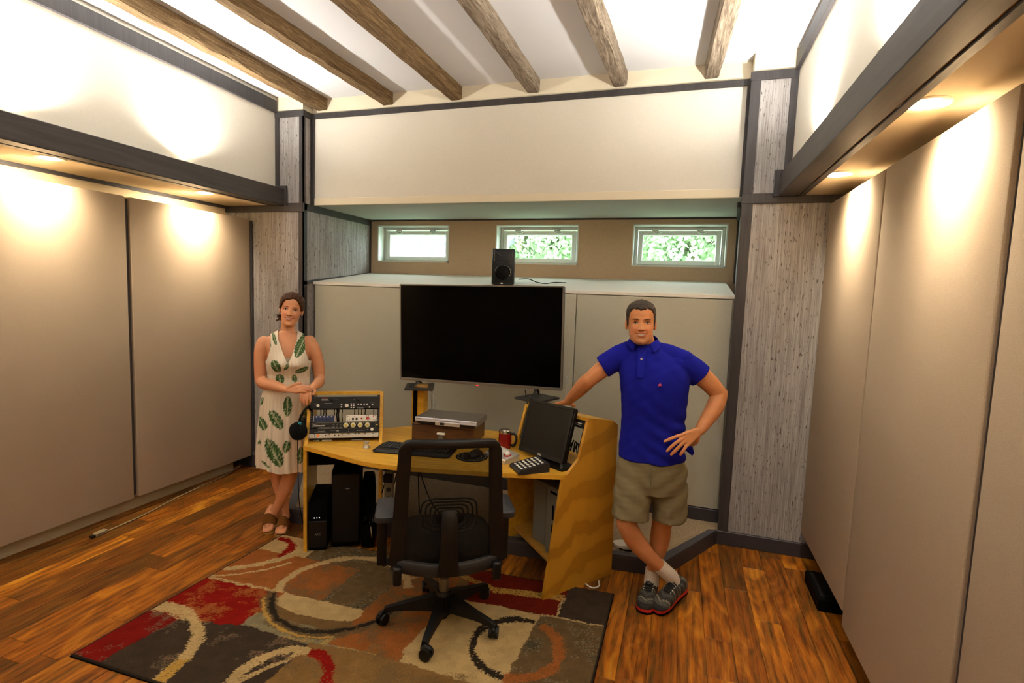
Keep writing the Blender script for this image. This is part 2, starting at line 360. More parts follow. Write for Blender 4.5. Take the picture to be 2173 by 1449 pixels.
# kick board behind the left panels
struct(B('baseboard_kick_left', (-3.93, YF, 0), (-3.895, 3.80, .17), 'kick'))
struct(B('baseboard_kick_right', (1.02, YF, 0), (1.05, 3.93, .20), 'base'))
# carpeted stage between the pillars
stg = [(XL-.01, YP-.03), (-2.667, 3.09), (.012, 3.325), (.352, YP-.03), (XR, YP), (XR, YB+.03), (XL, YB+.03), (XL, YP)]
st = struct(MB().extrude([(p[0], p[1], 0) for p in stg], (0, 0, .085)).build('floor_stage', 'base'))
def inset(d): return [(XL+d*.9, YP-.03), (-2.667+d*.75, 3.09+d), (.012-d*.85, 3.325+d), (.352-d, YP-.03), (XR-d*.3, YP), (XR, YB+.03), (XL, YB+.03), (XL+d*.3, YP)]
MB().extrude([(p[0], p[1], .085) for p in inset(.045)], (0, 0, .016)).build('carpet', 'carpet', st)
ed = MB(); o4, i4 = stg[:4], inset(.05)[:4]
for a in range(3): ed.extrude([(o4[a][0], o4[a][1], .085), (o4[a+1][0], o4[a+1][1], .085), (i4[a+1][0], i4[a+1][1], .085), (i4[a][0], i4[a][1], .085)], (0, 0, .02))
ed.build('edging', 'stage_edge', st)
# wall acoustic panels
def apanel(y0, y1, x0, x1, z0, z1, label):
    o = MB().box((min(x0, x1), y0, z0), (max(x0, x1), y1, z1), None, .008, 2).build('acoustic_panel', 'fabric_panel', None, 35)
    return tag(o, label, 'panel', 'fabric acoustic panels on the side walls')
apanel(2.826, 3.93, -3.80, -3.895, .115, 2.335, 'tall beige fabric wall panel beside the woman, ending at the grey pillar')
apanel(1.70, 2.792, -3.80, -3.895, .115, 2.335, 'tall beige fabric wall panel at the left edge of the photo')
apanel(.60, 1.68, -3.80, -3.895, .115, 2.335, 'tall beige fabric wall panel nearest the camera on the left wall')
apanel(2.972, 3.945, .889, 1.0, .183, 2.40, 'narrow looking beige fabric wall panel on the right, next to the grey pillar')
apanel(1.925, 2.957, .889, 1.0, .115, 2.40, 'wide beige fabric wall panel in the middle of the right wall')
apanel(.90, 1.885, .889, 1.0, .115, 2.40, 'beige fabric wall panel at the right edge of the photo')
trim(((-3.93, 3.931, .16), (-3.785, 3.946, 2.32)))
trim(((-3.90, 2.793, .13), (-3.825, 2.825, 2.32))); trim(((.905, 1.886, .13), (1.03, 1.924, 2.39))); trim(((.92, 2.958, .2), (1.0, 2.971, 2.39)))
# downlights
def downlight(x, y, s, label):
    t = thing('downlight', label, 'light', (x, y, 2.46), 0, 'recessed lamps in the soffits')
    MB().lathe([(.052, -.004), (.075, -.006), (.08, -.002), (.08, .0)], 32, cap0=False, cap1=False).build('ring', 'lamp_ring', t, 40)
    MB().lathe([(.0005, -.012), (.025, -.011), (.043, -.008), (.053, -.003)], 32, cap0=True, cap1=False).build('lens', 'lamp_lens', t, 40)
    ld = bpy.data.lights.new('downlight', 'SPOT'); ld.energy = DOWN_W; ld.color = WARM_DOWN; ld.spot_size = math.radians(140); ld.spot_blend = 1; ld.shadow_soft_size = .05
    o = bpy.data.objects.new('lamp', ld); C.objects.link(o); o.parent = t; o.location = (0, 0, -.022); o.rotation_euler = (0, s*math.radians(-44), 0)
dl = ['recessed soffit lamp above the panel beside the woman', 'recessed soffit lamp above the leftmost wall panel']
dr = ['recessed soffit lamp near the right grey pillar', 'large looking recessed soffit lamp at the upper right']
for k, y in enumerate((3.34, 2.25, 1.16, .07, -1.0)):
    downlight(-3.67, y, -1, dl[k] if k < 2 else 'recessed lamp in the left soffit, %s from the pillar' % ('', '', 'third', 'fourth', 'fifth')[k])
    downlight(.775, y, 1, dr[k] if k < 2 else 'recessed lamp in the right soffit, %s from the pillar' % ('', '', 'third', 'fourth', 'fifth')[k])
# uplights lying on the ledges
def uplight(x, y, s, label):
    t = thing('uplight', label, 'light', (x, y, 2.60), 0, 'small uplights hidden on the ledges')
    MB().lathe([(.03, 0), (.034, .004), (.03, .014), (.022, .014)], 20, cap1=False).build('housing', 'lamp_ring', t, 40)
    MB().lathe([(.0005, .0125), (.022, .0125)], 20, cap0=True, cap1=False).build('lens', 'lamp_lens', t, 40)
    ld = bpy.data.lights.new('uplight', 'SPOT'); ld.energy = UP_W; ld.color = WARM_UP; ld.spot_size = math.radians(160); ld.spot_blend = .85; ld.shadow_soft_size = .03
    o = bpy.data.objects.new('lamp', ld); C.objects.link(o); o.parent = t; o.location = (0, 0, .03); o.rotation_euler = (PI, s*math.radians(-20), 0)
for k, y in enumerate((3.03, 1.98, .93, -.12, -1.17)):
    uplight(-3.47, y, -1, 'small warm uplight on top of the left charcoal ledge' + (', nearest the pillar', ', second from the pillar', ', third from the pillar', ', fourth from the pillar', ', farthest from the pillar')[k])
    uplight(.615, y+.15, 1, 'small warm uplight on top of the right charcoal ledge' + (', nearest the pillar', ', second from the pillar', ', third from the pillar', ', fourth from the pillar', ', farthest from the pillar')[k])
# storage cabinet under the windows
cab = thing('storage_cabinet', 'low built-in cabinet with sage fabric doors under the windows', 'cabinet', (-1.4, 4.3, .1))
MB().extrude([(XL+e, YB+.02, .1), (XL+e, YW-.006, .1), (XL+e, YW-.006, 1.890), (XL+e, YB+.02, 1.768)], (XR-XL-2*e+.02, 0, 0)).build('carcass', 'fabric_door', cab, None, True)
MB().extrude([(XL+e, YB-.006, 1.762), (XL+e, YB-.006, 1.785), (XL+e, YW-.002, 1.912), (XL+e, YW-.002, 1.885)], (XR-XL-2*e+.012, 0, 0)).build('sloped_top', 'fabric_upper', cab, None, True)
dxs = [XL+.03, -1.995, -.769, XR-.008]
for k in range(3):
    d = MB().box((dxs[k]+.003, YB-.004, .20), (dxs[k+1]-.003, YB+.02, 1.755), None, .003).build('door', 'fabric_door', cab, None, True)
    hx = dxs[k+1]-.045 if k else dxs[k+1]-.05
    MB().tube([(hx, YB-.004, .86), (hx, YB-.03, .865), (hx, YB-.03, 1.09), (hx, YB-.004, 1.095)], .004, 8).build('handle', 'latch', d, 40)
MB().box((XL+e, YB-.012, .1), (XR-.005, YB+.02, .195), None, .003).build('plinth', 'base', cab, None, True)
# ------------------------------------------------------------------ outside the windows
MT['shingle'] = plain('pale shingle', '#676b71', .9, spec=.1); MT['leaf'] = plain('pale leaf', '#b4c6a9', .7, spec=.2); MT['bark'] = plain('bark', '#6f6353', .9); MT['siding'] = plain('white siding', '#c5c8c8', .8); MT['lawn'] = plain('lawn', '#7d9a68', .9)
_nt = MT['leaf'].node_tree; _tl = N(_nt, 'ShaderNodeBsdfTranslucent'); _tl.inputs[0].default_value = lin('#bfd6b2'); _mx = N(_nt, 'ShaderNodeMixShader'); _mx.inputs[0].default_value = .5; L(_nt, _nt.nodes['Principled BSDF'].outputs[0], _mx.inputs[1]); L(_nt, _tl.outputs[0], _mx.inputs[2]); L(_nt, _mx.outputs[0], _nt.nodes['Material Output'].inputs[0])
ho = thing('neighbour_house', 'neighbouring house with a pale shingle roof seen through the left window', 'building', (-6.2, 11.5, 0))
MB().box((-9.6, 10.4, -1), (-4.9, 15, 2.4)).build('wall', 'siding', ho, None, True)
sl = math.radians(33); rm = TR(-4.5, 9.9, 2.2) @ RZ(math.radians(-24)) @ RX(sl)
rf = MB().box((-7, 0, -.08), (.8, 5.2, -.02), rm).build('roof', 'shingle', ho, None, True)
sm = None
for k in range(24):
    mb = MB(); r2 = random.Random(k); xx = -7+(k % 2)*.12
    while xx < .75:
        w = r2.choice((.2, .25, .3)); mb.box((xx, k*.21-.02, -.02+.0), (min(xx+w-.015, .8), k*.21+.23, .012+r2.random()*.012), rm @ RX(-.05) if False else rm); xx += w
    o = mb.build('shingle_course', 'shingle', rf)
    o.matrix_parent_inverse = Matrix.Identity(4)
def tree(x, y, z, rx, rz, seed, label):
    t = thing('leafy_tree', label, 'tree', (x, y, 0), 0, 'trees outside the windows')
    r2 = np.random.default_rng(seed); n = 30000; d = r2.normal(size=(n, 3)); d /= np.linalg.norm(d, axis=1)[:, None]; rad = r2.uniform(.55, 1, (n, 1))**.5
    cl = r2.normal(size=(26, 3)); cl /= np.linalg.norm(cl, axis=1)[:, None]; P = d*rad*.45 + cl[r2.integers(0, 26, n)]*.62
    P = P*[rx, rx, rz] + [0, 0, z]; a = r2.normal(size=(n, 3)); a /= np.linalg.norm(a, axis=1)[:, None]; b = np.cross(a, r2.normal(size=(n, 3))); b /= np.linalg.norm(b, axis=1)[:, None]
    l, w = .075, .038; V = np.stack([P-a*l, P+b*w, P+a*l, P-b*w], 1).reshape(-1, 3)
    me = bpy.data.meshes.new('foliage'); me.from_pydata(V.tolist(), [], np.arange(4*n).reshape(-1, 4).tolist()); me.materials.append(MT['leaf']); f = link('foliage', me, t); f['kind'] = 'stuff'
    mb = MB().tube([(0, 0, -.995), (.05, 0, 1), (0, .1, z)], [.2, .15, .06], 10)
    for k in range(7): mb.tube([(0, .05, z*.6), tuple(cl[k]*[rx*.5, rx*.5, rz*.4]+[0, 0, z])], [.06, .02], 6)
    mb.build('trunk', 'bark', t, 40)
tree(-2.5, 11.6, 3.1, 1.35, 1.5, 1, 'pale sunlit tree behind the middle window'); tree(.35, 11.4, 3.1, 1.35, 1.5, 2, 'pale sunlit tree behind the right window'); tree(-1.0, 16.5, 4.3, 2.2, 2.4, 3, 'taller pale tree farther behind the windows')
tag(B('lawn', (-25, 5.4, -1.05), (20, 30, -1), 'lawn'), 'green lawn outside below the windows', 'lawn')
# ================================================================== OBJECT MATERIALS
MT['bamboo'] = streak_wood('golden bamboo ply', [(.25, '#b98420'), (.5, '#d39e30'), (.75, '#e2b446')], (5, 30, 30), .6, .38, coat=.15, bumpy=.08, rnd=0)
# big end panel: golden veneer with darker flame figure
m, nt, bs = newmat('flame figured veneer'); tc = N(nt, 'ShaderNodeTexCoord'); sp = N(nt, 'ShaderNodeSeparateXYZ'); L(nt, tc.outputs['Object'], sp.inputs[0])
nz = noise(nt, coords(nt, (2.2, 2.2, 1.2)), 1, 3, .5, .8); ma = N(nt, 'ShaderNodeMath', operation='MULTIPLY_ADD'); ma.inputs[1].default_value = .55; L(nt, nz, ma.inputs[0]); L(nt, sp.outputs[2], ma.inputs[2])
sx = N(nt, 'ShaderNodeMath', operation='MULTIPLY_ADD'); sx.inputs[1].default_value = -.32; L(nt, sp.outputs[0], sx.inputs[0]); L(nt, ma.outputs[0], sx.inputs[2])
mu = N(nt, 'ShaderNodeMath', operation='MULTIPLY'); mu.inputs[1].default_value = 27.; L(nt, sx.outputs[0], mu.inputs[0]); sn = N(nt, 'ShaderNodeMath', operation='SINE'); L(nt, mu.outputs[0], sn.inputs[0])
fg = noise(nt, coords(nt, (6, 6, 70)), 1, 3, .6, .4)
ad = N(nt, 'ShaderNodeMath', operation='MULTIPLY_ADD'); ad.inputs[1].default_value = .35; L(nt, fg, ad.inputs[0]); tp = N(nt, 'ShaderNodeMath', operation='MULTIPLY_ADD'); tp.inputs[1].default_value = 1.5; L(nt, sp.outputs[0], tp.inputs[0]); L(nt, sn.outputs[0], tp.inputs[2]); L(nt, tp.outputs[0], ad.inputs[2])
L(nt, ramp(nt, ad.outputs[0], [(.0, '#c38c29'), (.72, '#be8827'), (.96, '#b27d21'), (1.0, '#ab761d')]), bs.inputs['Base Color']); bs.inputs['Roughness'].default_value = .38; MT['flame'] = m
MT['ply'] = streak_wood('pale ply shelf', [(.3, '#b07d2a'), (.7, '#c99a45')], (6, 30, 30), .5, .5, bumpy=.1, rnd=0)
MT['black'] = plain('black plastic', '#090909', .45, spec=.35); MT['black_matt'] = plain('black matt', '#070707', .75, spec=.06); MT['black_gloss'] = plain('black gloss', '#050505', .12)
MT['char'] = plain('charcoal plastic', '#1c1c1d', .5); MT['grey_pad'] = plain('dark grey arm pad', '#2b2b2e', .6)
MT['screen'] = plain('dark screen', '#020202', .12, spec=.08); MT['screen2'] = plain('matt monitor screen', '#0d0b08', .5, spec=.25)
MT['silver'] = plain('silver paint', '#c6c7d0', .35, .15); MT['alu'] = plain('brushed aluminium', '#c6c4bd', .35, .6); MT['chrome'] = plain('chrome', '#c8c8c8', .15, 1)
MT['bezel'] = plain('grey metal bezel', '#7b756b', .35, .6)
MT['white'] = plain('white plastic', '#dcd8cc', .45); MT['offwhite'] = plain('printed white', '#cfcbbd', .6); MT['ink'] = plain('grey print', '#8c8a82', .6)
MT['navy'] = plain('navy faceplate', '#26345c', .4); MT['red'] = plain('red paint', '#a3201c', .35); MT['redmug'] = plain('metallic red enamel', '#8d0f14', .25, .35, coat=.5)
MT['orange'] = plain('orange sticker', '#e08334', .6); MT['cream_knob'] = plain('cream knob', '#c9c5a0', .5); MT['brown_wood'] = streak_wood('walnut brown box', [(.3, '#3e2410'), (.6, '#5b3818'), (.8, '#6d4820')], (4, 30, 30), .8, .5, bumpy=.1, rnd=0)
MT['grey_case'] = plain('grey metal case', '#77756a', .6); MT['led'] = plain('white led', '#ffffff', .4, emit='#ffffff', estr=3); MT['led_red'] = plain('red led', '#ff3030', .4, emit='#ff2020', estr=1.5); MT['led_blue'] = plain('blue display', '#20206a', .4, emit='#3a3ad0', estr=.25)
MT['cyan'] = plain('teal badge', '#2a93a5', .5); MT['yellow'] = plain('yellow mark', '#b7a83c', .6); MT['beige_cord'] = plain('beige cord', '#8c7a5a', .6); MT['tan'] = plain('tan wood wedge', '#9a7434', .6)
MT['fluff'] = fabric('black fleece', '#060606', '#141414', 300, 1)
m, nt, bs = newmat('black mesh net'); bs.inputs['Base Color'].default_value = lin('#14110b'); bs.inputs['Roughness'].default_value = .7; bs.inputs['Specular IOR Level'].default_value = .2
ck = N(nt, 'ShaderNodeTexWave', wave_type='BANDS', bands_direction='Z'); ck.inputs['Scale'].default_value = 70; L(nt, coords(nt), ck.inputs['Vector'])
mp = N(nt, 'ShaderNodeMapRange'); mp.inputs[3].default_value = .64; mp.inputs[4].default_value = .86; L(nt, ck.outputs['Fac'], mp.inputs[0]); L(nt, mp.outputs[0], bs.inputs['Alpha']); MT['net'] = m

# ================================================================== RUG
RC = dict(cream='#ac9263', orange='#8d5428', red='#7c150f', red2='#701510', dark='#3b3026', grey='#7a7054', olive='#5f4c31', tan='#7d5f35', dkred='#5f1a0e', base='#6b5230', gold='#a5823c', black='#2b241c')
RC = {k: np.array(lin(v)[:3]) for k, v in RC.items()}
polys = [('orange', [(-2.58, 2.68), (-1.99, 2.70), (-2.0, 2.33), (-2.58, 2.30)]), ('cream', [(-2.6, 2.68), (-2.6, 2.95), (-2.19, 2.95), (-2.19, 2.68)]), ('olive', [(-2.19, 2.99), (-1.5, 2.99), (-1.5, 2.69), (-2.19, 2.69)]),
  ('red', [(-2.6, 2.29), (-2.02, 2.32), (-2.04, 2.02), (-2.13, 1.98), (-2.6, 1.96)]), ('dark', [(-2.6, 1.96), (-2.13, 1.98), (-2.04, 2.02), (-1.62, 2.02), (-1.61, 1.5), (-2.6, 1.5)]), ('red2', [(-2.6, 1.97), (-2.35, 1.97), (-2.38, 1.85), (-2.42, 1.5), (-2.6, 1.5)]),
  ('grey', [(-2.04, 2.13), (-2.04, 2.02), (-1.27, 2.01), (-1.28, 2.13)]), ('tan', [(-1.62, 2.03), (-1.16, 2.07), (-.6, 2.1), (-.6, 1.5), (-1.62, 1.5)]),
  ('orange', [(-2.12, 2.69), (-1.78, 2.69), (-1.79, 2.34), (-2.1, 2.33)]), ('olive', [(-1.78, 2.70), (-1.5, 2.71), (-1.52, 2.34), (-1.79, 2.34)]), ('cream', [(-2.05, 2.24), (-2.02, 2.33), (-1.5, 2.345), (-1.52, 2.24), (-1.67, 2.2), (-1.84, 2.19)]),
  ('orange', [(-1.52, 2.35), (-1.49, 2.98), (-1.2, 2.98), (-1.12, 2.56), (-1.16, 2.07), (-1.54, 2.05), (-1.51, 2.13)]), ('dkred', [(-1.2, 3.05), (-.53, 3.05), (-.53, 2.66), (-1.04, 2.63)]),
  ('cream', [(-1.1, 2.63), (-.62, 2.65), (-.65, 2.05), (-1.14, 2.06), (-1.17, 2.16)]), ('olive', [(-.62, 2.65), (-.2, 2.66), (-.2, 1.5), (-.66, 1.5), (-.64, 2.12)]), ('dark', [(-.53, 3.05), (-.2, 3.05), (-.2, 2.66), (-.53, 2.67)])]
nx, ny = 470, 290
U, Vv = np.meshgrid(np.linspace(0, 1, nx), np.linspace(0, 1, ny)); q = [np.array(p) for p in RUGQ]
PX = (1-U)*(1-Vv)*q[0][0]+U*(1-Vv)*q[1][0]+U*Vv*q[2][0]+(1-U)*Vv*q[3][0]; PY = (1-U)*(1-Vv)*q[0][1]+U*(1-Vv)*q[1][1]+U*Vv*q[2][1]+(1-U)*Vv*q[3][1]
rg = np.random.default_rng(7)
def vnoise(cell):
    gx, gy = int(2.4/cell)+3, int(1.6/cell)+3; G = rg.random((gy, gx)); fx = U*(gx-2.01); fy = Vv*(gy-2.01); i, j = fx.astype(int), fy.astype(int); a, b = fx-i, fy-j; a, b = a*a*(3-2*a), b*b*(3-2*b)
    return (G[j, i]*(1-a)+G[j, i+1]*a)*(1-b)+(G[j+1, i]*(1-a)+G[j+1, i+1]*a)*b
jx, jy = (vnoise(.05)-.5)*.016+(vnoise(.008)-.5)*.010, (vnoise(.05)-.5)*.016+(vnoise(.008)-.5)*.010; QX, QY = PX+jx, PY+jy
col = np.zeros((ny, nx, 3))+RC['base']
def inside(poly):
    r = np.zeros(QX.shape, bool); n = len(poly)
    for i in range(n):
        (x1, y1), (x2, y2) = poly[i], poly[(i+1) % n]
        if y1 == y2: continue
        c = ((y1 > QY) != (y2 > QY)) & (QX < (x2-x1)*(QY-y1)/(y2-y1)+x1); r ^= c
    return r
for n_, p in polys: col[inside(p)] = RC[n_]
big, mid, fine = vnoise(.12), vnoise(.04), rg.random(U.shape)
def scatter(mask, c, th): k = mask & (big*.5+mid*.35+fine*.3 > th); col[k] = col[k]*.25+c*.75
scatter(inside(polys[4][1]), RC['red'], .78); scatter(inside(polys[4][1]), RC['grey']*.6, .74); scatter(inside(polys[3][1]), RC['orange'], .72); scatter(inside(polys[6][1]), RC['gold'], .72)
for k in (2, 9, 14): scatter(inside(polys[k][1]), RC['grey'], .7); scatter(inside(polys[k][1]), RC['black'], .76)
for k in (7, 8, 11): scatter(inside(polys[k][1]), RC['olive'], .68)
def ring(cx, cy, r, wd, a0, a1, c, edge=.35):
    dx, dy = QX-cx, QY-cy; d = np.hypot(dx, dy); a = np.degrees(np.arctan2(dy, dx)); a = (a-a0) % 360
    ww = wd*(.75+.6*vnoise(.1)); t = np.abs(d-r)/ww; k = (a < (a1-a0)) & (t < .5) & (fine > np.clip((t-.3)/.2, 0, 1)*.8+.04*(mid > .6)); col[k] = RC[c]*(.9+.2*fine[k][:, None])
ring(-1.743, 2.462, .371, .055, 25, 200, 'cream'); ring(-1.743, 2.462, .385, .09, 200, 375, 'olive'); ring(-1.743, 2.462, .37, .03, 205, 350, 'black'); ring(-1.743, 2.462, .41, .02, 210, 300, 'gold')
ring(-2.455, 1.609, .394, .075, -10, 110, 'cream'); ring(-2.455, 1.609, .394, .06, -30, 18, 'gold'); ring(-1.574, 1.773, .203, .055, 85, 250, 'cream'); ring(-1.574, 1.773, .203, .06, -60, 92, 'red')
ring(-.667, 2.354, .216, .05, 82, 275, 'black'); ring(-.667, 2.354, .216, .06, -88, 70, 'orange'); ring(-2.496, 2.681, .160, .06, -15, 100, 'red'); ring(-2.737, 2.851, .478, .05, -75, -15, 'cream'); ring(-2.737, 2.851, .56, .02, -75, -25, 'cream')
def stroke(p0, p1, wd, c):
    p0, p1 = np.array(p0), np.array(p1); d = p1-p0; l = np.hypot(*d); t = ((QX-p0[0])*d[0]+(QY-p0[1])*d[1])/l/l; dd = np.abs((QX-p0[0])*d[1]-(QY-p0[1])*d[0])/l
    k = (t > 0) & (t < 1) & (dd < wd/2) & (fine > .2); col[k] = RC[c]
stroke((-1.19, 2.87), (-.94, 2.78), .05, 'gold'); stroke((-.94, 2.78), (-.53, 2.85), .06, 'gold'); stroke((-2.58, 2.30), (-2.02, 2.33), .022, 'cream'); stroke((-.62, 2.655), (-.25, 2.67), .014, 'cream'); stroke((-.53, 2.67), (-.53, 2.85), .015, 'cream'); stroke((-1.61, 1.96), (-1.8, 1.6), .03, 'cream'); stroke((-1.18, 2.98), (-1.5, 2.66), .02, 'cream')
col *= (.78+.16*fine+.22*(mid-.4))[..., None]
Zr = .0115+.0018*rg.random(U.shape); edge = np.minimum.reduce([U*2.3, (1-U)*2.3, Vv*1.4, (1-Vv)*1.4]); col[edge < .010] = RC['black']; Zr[edge < .004] = .001
me = bpy.data.meshes.new('pile'); idx = np.arange(nx*ny).reshape(ny, nx)
me.from_pydata(np.stack([PX, PY, Zr], -1).reshape(-1, 3).tolist(), [], np.stack([idx[:-1, :-1], idx[:-1, 1:], idx[1:, 1:], idx[1:, :-1]], -1).reshape(-1, 4).tolist())
at = me.color_attributes.new('Col', 'FLOAT_COLOR', 'POINT'); at.data.foreach_set('color', np.concatenate([col, np.ones((ny, nx, 1))], -1).astype(np.float32).ravel())
def vcol(name, rough=.9, spec=.1, sss=0, bumpn=0, scale=1):
    m, nt, bs = newmat(name); a = N(nt, 'ShaderNodeVertexColor'); a.layer_name = 'Col'; L(nt, a.outputs[0], bs.inputs['Base Color']); bs.inputs['Roughness'].default_value = rough; bs.inputs['Specular IOR Level'].default_value = spec
    if sss: bs.inputs['Subsurface Weight'].default_value = sss; bs.inputs['Subsurface Radius'].default_value = (.01, .004, .002); bs.inputs['Subsurface Scale'].default_value = .6
    if bumpn: bump(nt, bs, noise(nt, coords(nt), bumpn, 2), .3, .001)
    return m
MT['rug'] = vcol('woven rug', 1, .05); me.materials.append(MT['rug'])
rug = thing('area_rug', 'abstract patterned area rug with red, cream and brown blocks and rings', 'rug', (-1.4, 2.3, 0)); p = link('pile', me, rug, True); p['kind'] = 'stuff'
mb = MB().extrude([(x, y, .0006) for x, y in RUGQ], (0, 0, .006)); mb.build('backing', 'black_matt', rug, None, True)

# ================================================================== STUDIO DESK
desk = thing('studio_desk', 'golden bamboo studio desk with two angled rack wings', 'desk', (-1.4, 2.95, 0))
WT = .725
FR = np.array([-.637, 2.785]); dR = np.array([.5844, .8115]); nR = np.array([-.8115, .5844])
AL = np.array([-2.243, 2.744]); dL = np.array([-.502, .865]); nL = np.array([.865, .502])
def wp(F, d, n, s, w, z): return (F[0]+d[0]*s+n[0]*w, F[1]+d[1]*s+n[1]*w, z)
PR = [(0, 0), (.564, 0), (.55, .965), (.50, .998), (.296, 1.035), (.232, .80), (.148, WT), (.11, WT-.025)]
PLf = [(0, 0), (.47, 0), (.46, .965), (.41, .998), (.185, 1.04), (.118, .80), (.03, WT), (0, WT-.025)]
PRi = [(.20, 0), (.564, 0), (.55, .945), (.50, .968), (.296, 1.002), (.232, .775), (.148, WT), (.16, WT-.06)]
PLi = [(.04, 0), (.47, 0), (.46, .965), (.41, .998), (.185, 1.04), (.118, .80), (.03, WT), (.05, WT-.06)]
def side(F, d, n, prof, w0, w1, mat):
    mb = MB().extrude([(s, 0, z) for s, z in prof], (0, .0205, 0))
    o = mb.build('side_panel', mat, desk, None, False); o.parent = desk
    # local frame: x along d, y across, z up
    M = Matrix(((d[0], n[0], 0, F[0]+n[0]*w0), (d[1], n[1], 0, F[1]+n[1]*w0), (0, 0, 1, 0), (0, 0, 0, 1)))
    o.matrix_parent_inverse = PM[desk.name].inverted() @ M; return o
side(FR, dR, nR, PR, 0, .02, 'flame'); side(FR, dR, nR, PRi, .585, .605, 'bamboo')
side(AL, dL, nL, PLf, 0, .02, 'bamboo'); side(AL, dL, nL, PLi, .47, .49, 'bamboo')
def arc(p0, p1, p2, n=6): return [tuple((1-t)**2*np.array(p0)+2*t*(1-t)*np.array(p1)+t*t*np.array(p2)) for t in np.linspace(0, 1, n)]
fr = [tuple(AL)] + arc((-1.80, 2.645), (-1.675, 2.612), (-1.47, 2.642), 8) + [(-.925, 2.767)] + [tuple(FR+dR*.11+nR*.0)]
wtp = fr + [tuple(FR+dR*.45+nR*.02), tuple(FR+dR*.50+nR*.55), (-1.15, 3.62), (-1.72, 3.62), tuple(AL+dL*.40+nL*.47), tuple(AL+dL*.40)]
wt = MB(); bm_ = [(x, y, WT-.026) for x, y in wtp]
wt.extrude(bm_, (0, 0, .026)); o = wt.build('worktop', 'bamboo', desk, None, True)
# rack tops, rear rail, shelf, front lip
for F, d, n, w, s0, s1, z in ((FR, dR, nR, .585, .296, .50, 1.035), (AL, dL, nL, .47, .185, .41, 1.04)):
    a, b = .02, w
    mb = MB().extrude([wp(F, d, n, s0, a, z-.02), wp(F, d, n, s1, a, z-.055), wp(F, d, n, s1, a, z-.037), wp(F, d, n, s0, a, z+.0)], (n[0]*(b-a), n[1]*(b-a), -.033 if b > .5 else 0)); mb.build('rack_top', 'bamboo', desk, None, True)
MB().extrude([wp(FR, dR, nR, .10, .02, .155), wp(FR, dR, nR, .54, .02, .155), wp(FR, dR, nR, .54, .585, .155), wp(FR, dR, nR, .22, .585, .155)], (0, 0, .018)).build('shelf', 'ply', desk, None, True)
MB().extrude([wp(FR, dR, nR, .52, .02, .17), wp(FR, dR, nR, .54, .02, .17), wp(FR, dR, nR, .54, .585, .17), wp(FR, dR, nR, .52, .585, .17)], (0, 0, .53)).build('back_panel', 'bamboo', desk, None, True)
MB().box((-1.95, 3.50, .56), (-1.02, 3.52, .69)).build('rear_rail', 'black_matt', desk, None, True)
MB().extrude([wp(AL, dL, nL, .06, .022, .575), wp(AL, dL, nL, .42, .022, .575), wp(AL, dL, nL, .42, .468, .575), wp(AL, dL, nL, .06, .468, .575)], (0, 0, .12)).build('under_rack_box', 'black_matt', desk, None, True)
# steel rack rails in each wing
def rail(F, d, n, w, s0, s1, z0, z1):
    mb = MB().extrude([wp(F, d, n, s0, w, z0), wp(F, d, n, s0+.012, w, z0), wp(F, d, n, s1+.012, w, z1), wp(F, d, n, s1, w, z1)], (n[0]*.016, n[1]*.016, 0)); o = mb.build('rack_rail', 'black', desk, None, True)
    hb = MB()
    for k in range(14):
        t = (k+.5)/14; c = np.array(wp(F, d, n, s0+(s1-s0)*t-.0006, w+.006, z0+(z1-z0)*t)); hb.box(c-[.0022, .0022, .0022], c+[.0022, .0022, .0022])
    h_ = hb.build('rail_holes', 'ink', o); h_['kind'] = 'stuff'
rail(FR, dR, nR, .021, .245, .30, .80, 1.01); rail(FR, dR, nR, .568, .245, .30, .78, .98); rail(AL, dL, nL, .021, .125, .185, .80, 1.015); rail(AL, dL, nL, .453, .125, .185, .80, 1.015)
# posts and plates that carry the television
for x in (-1.846, -.93):
    MB().box((x-.052, 3.535, WT), (x+.048, 3.605, 1.012)).build('post', 'bamboo', desk, None, True)
    MB().box((x-.036, 3.528, WT), (x-.004, 3.536, 1.012)).build('post_channel', 'black_matt', desk, None, True)
    MB().box((-.105, -.125, 0), (.105, .125, .014), TR(x+.015, 3.535, 1.012) @ RZ(math.radians(24 if x < -1.5 else -24)), .002).build('stand_plate', 'char', desk, None, True)
MB().extrude([wp(FR, dR, nR, .15, .03, WT-.07), wp(FR, dR, nR, .18, .03, WT-.07), wp(FR, dR, nR, .18, .5, WT-.07), wp(FR, dR, nR, .15, .5, WT-.07)], (0, 0, .03)).build('drawer_rail', 'black_matt', desk, None, True)
# ------------------------------------------------------------------ left rack units
O_ = wp(AL, dL, nL, .068, .024, .747); zx = (Vector((dL[0]*.27, dL[1]*.27, 1))).normalized(); xx = Vector((nL[0], nL[1], 0)); yy = zx.cross(xx)
RM = Matrix(((xx.x, yy.x, zx.x, O_[0]), (xx.y, yy.y, zx.y, O_[1]), (xx.z, yy.z, zx.z, O_[2]), (0, 0, 0, 1)))
def zz(y): return (1220-y)/1035*.302-.021
def uu(x): return (x-165)/1605*.443
def unit_thing(name, label, x0, x1, y0, y1, body, depth=.2, cat='audio unit', ears=False):
    t = bpy.data.objects.new(name, None); C.objects.link(t); c = RM @ Vector(((uu(x0)+uu(x1))/2, 0, zz(y1))); t.location = c; t.rotation_euler = RM.to_euler(); PM[t.name] = TR(*c) @ RM.to_3x3().to_4x4(); tag(t, label, cat, 'gear in the left rack')
    t['_o'] = 0; del t['_o']
    MB().box((uu(x0), 0, zz(y1)+.0008), (uu(x1), .006, zz(y0)-.0008), RM, .0012).build('faceplate', body, t, None, True)
    MB().box((uu(x0)+.012, .006, zz(y1)+.002), (uu(x1)-.012, depth, zz(y0)-.002), RM).build('chassis', 'black_matt', t, None, True)
    return t
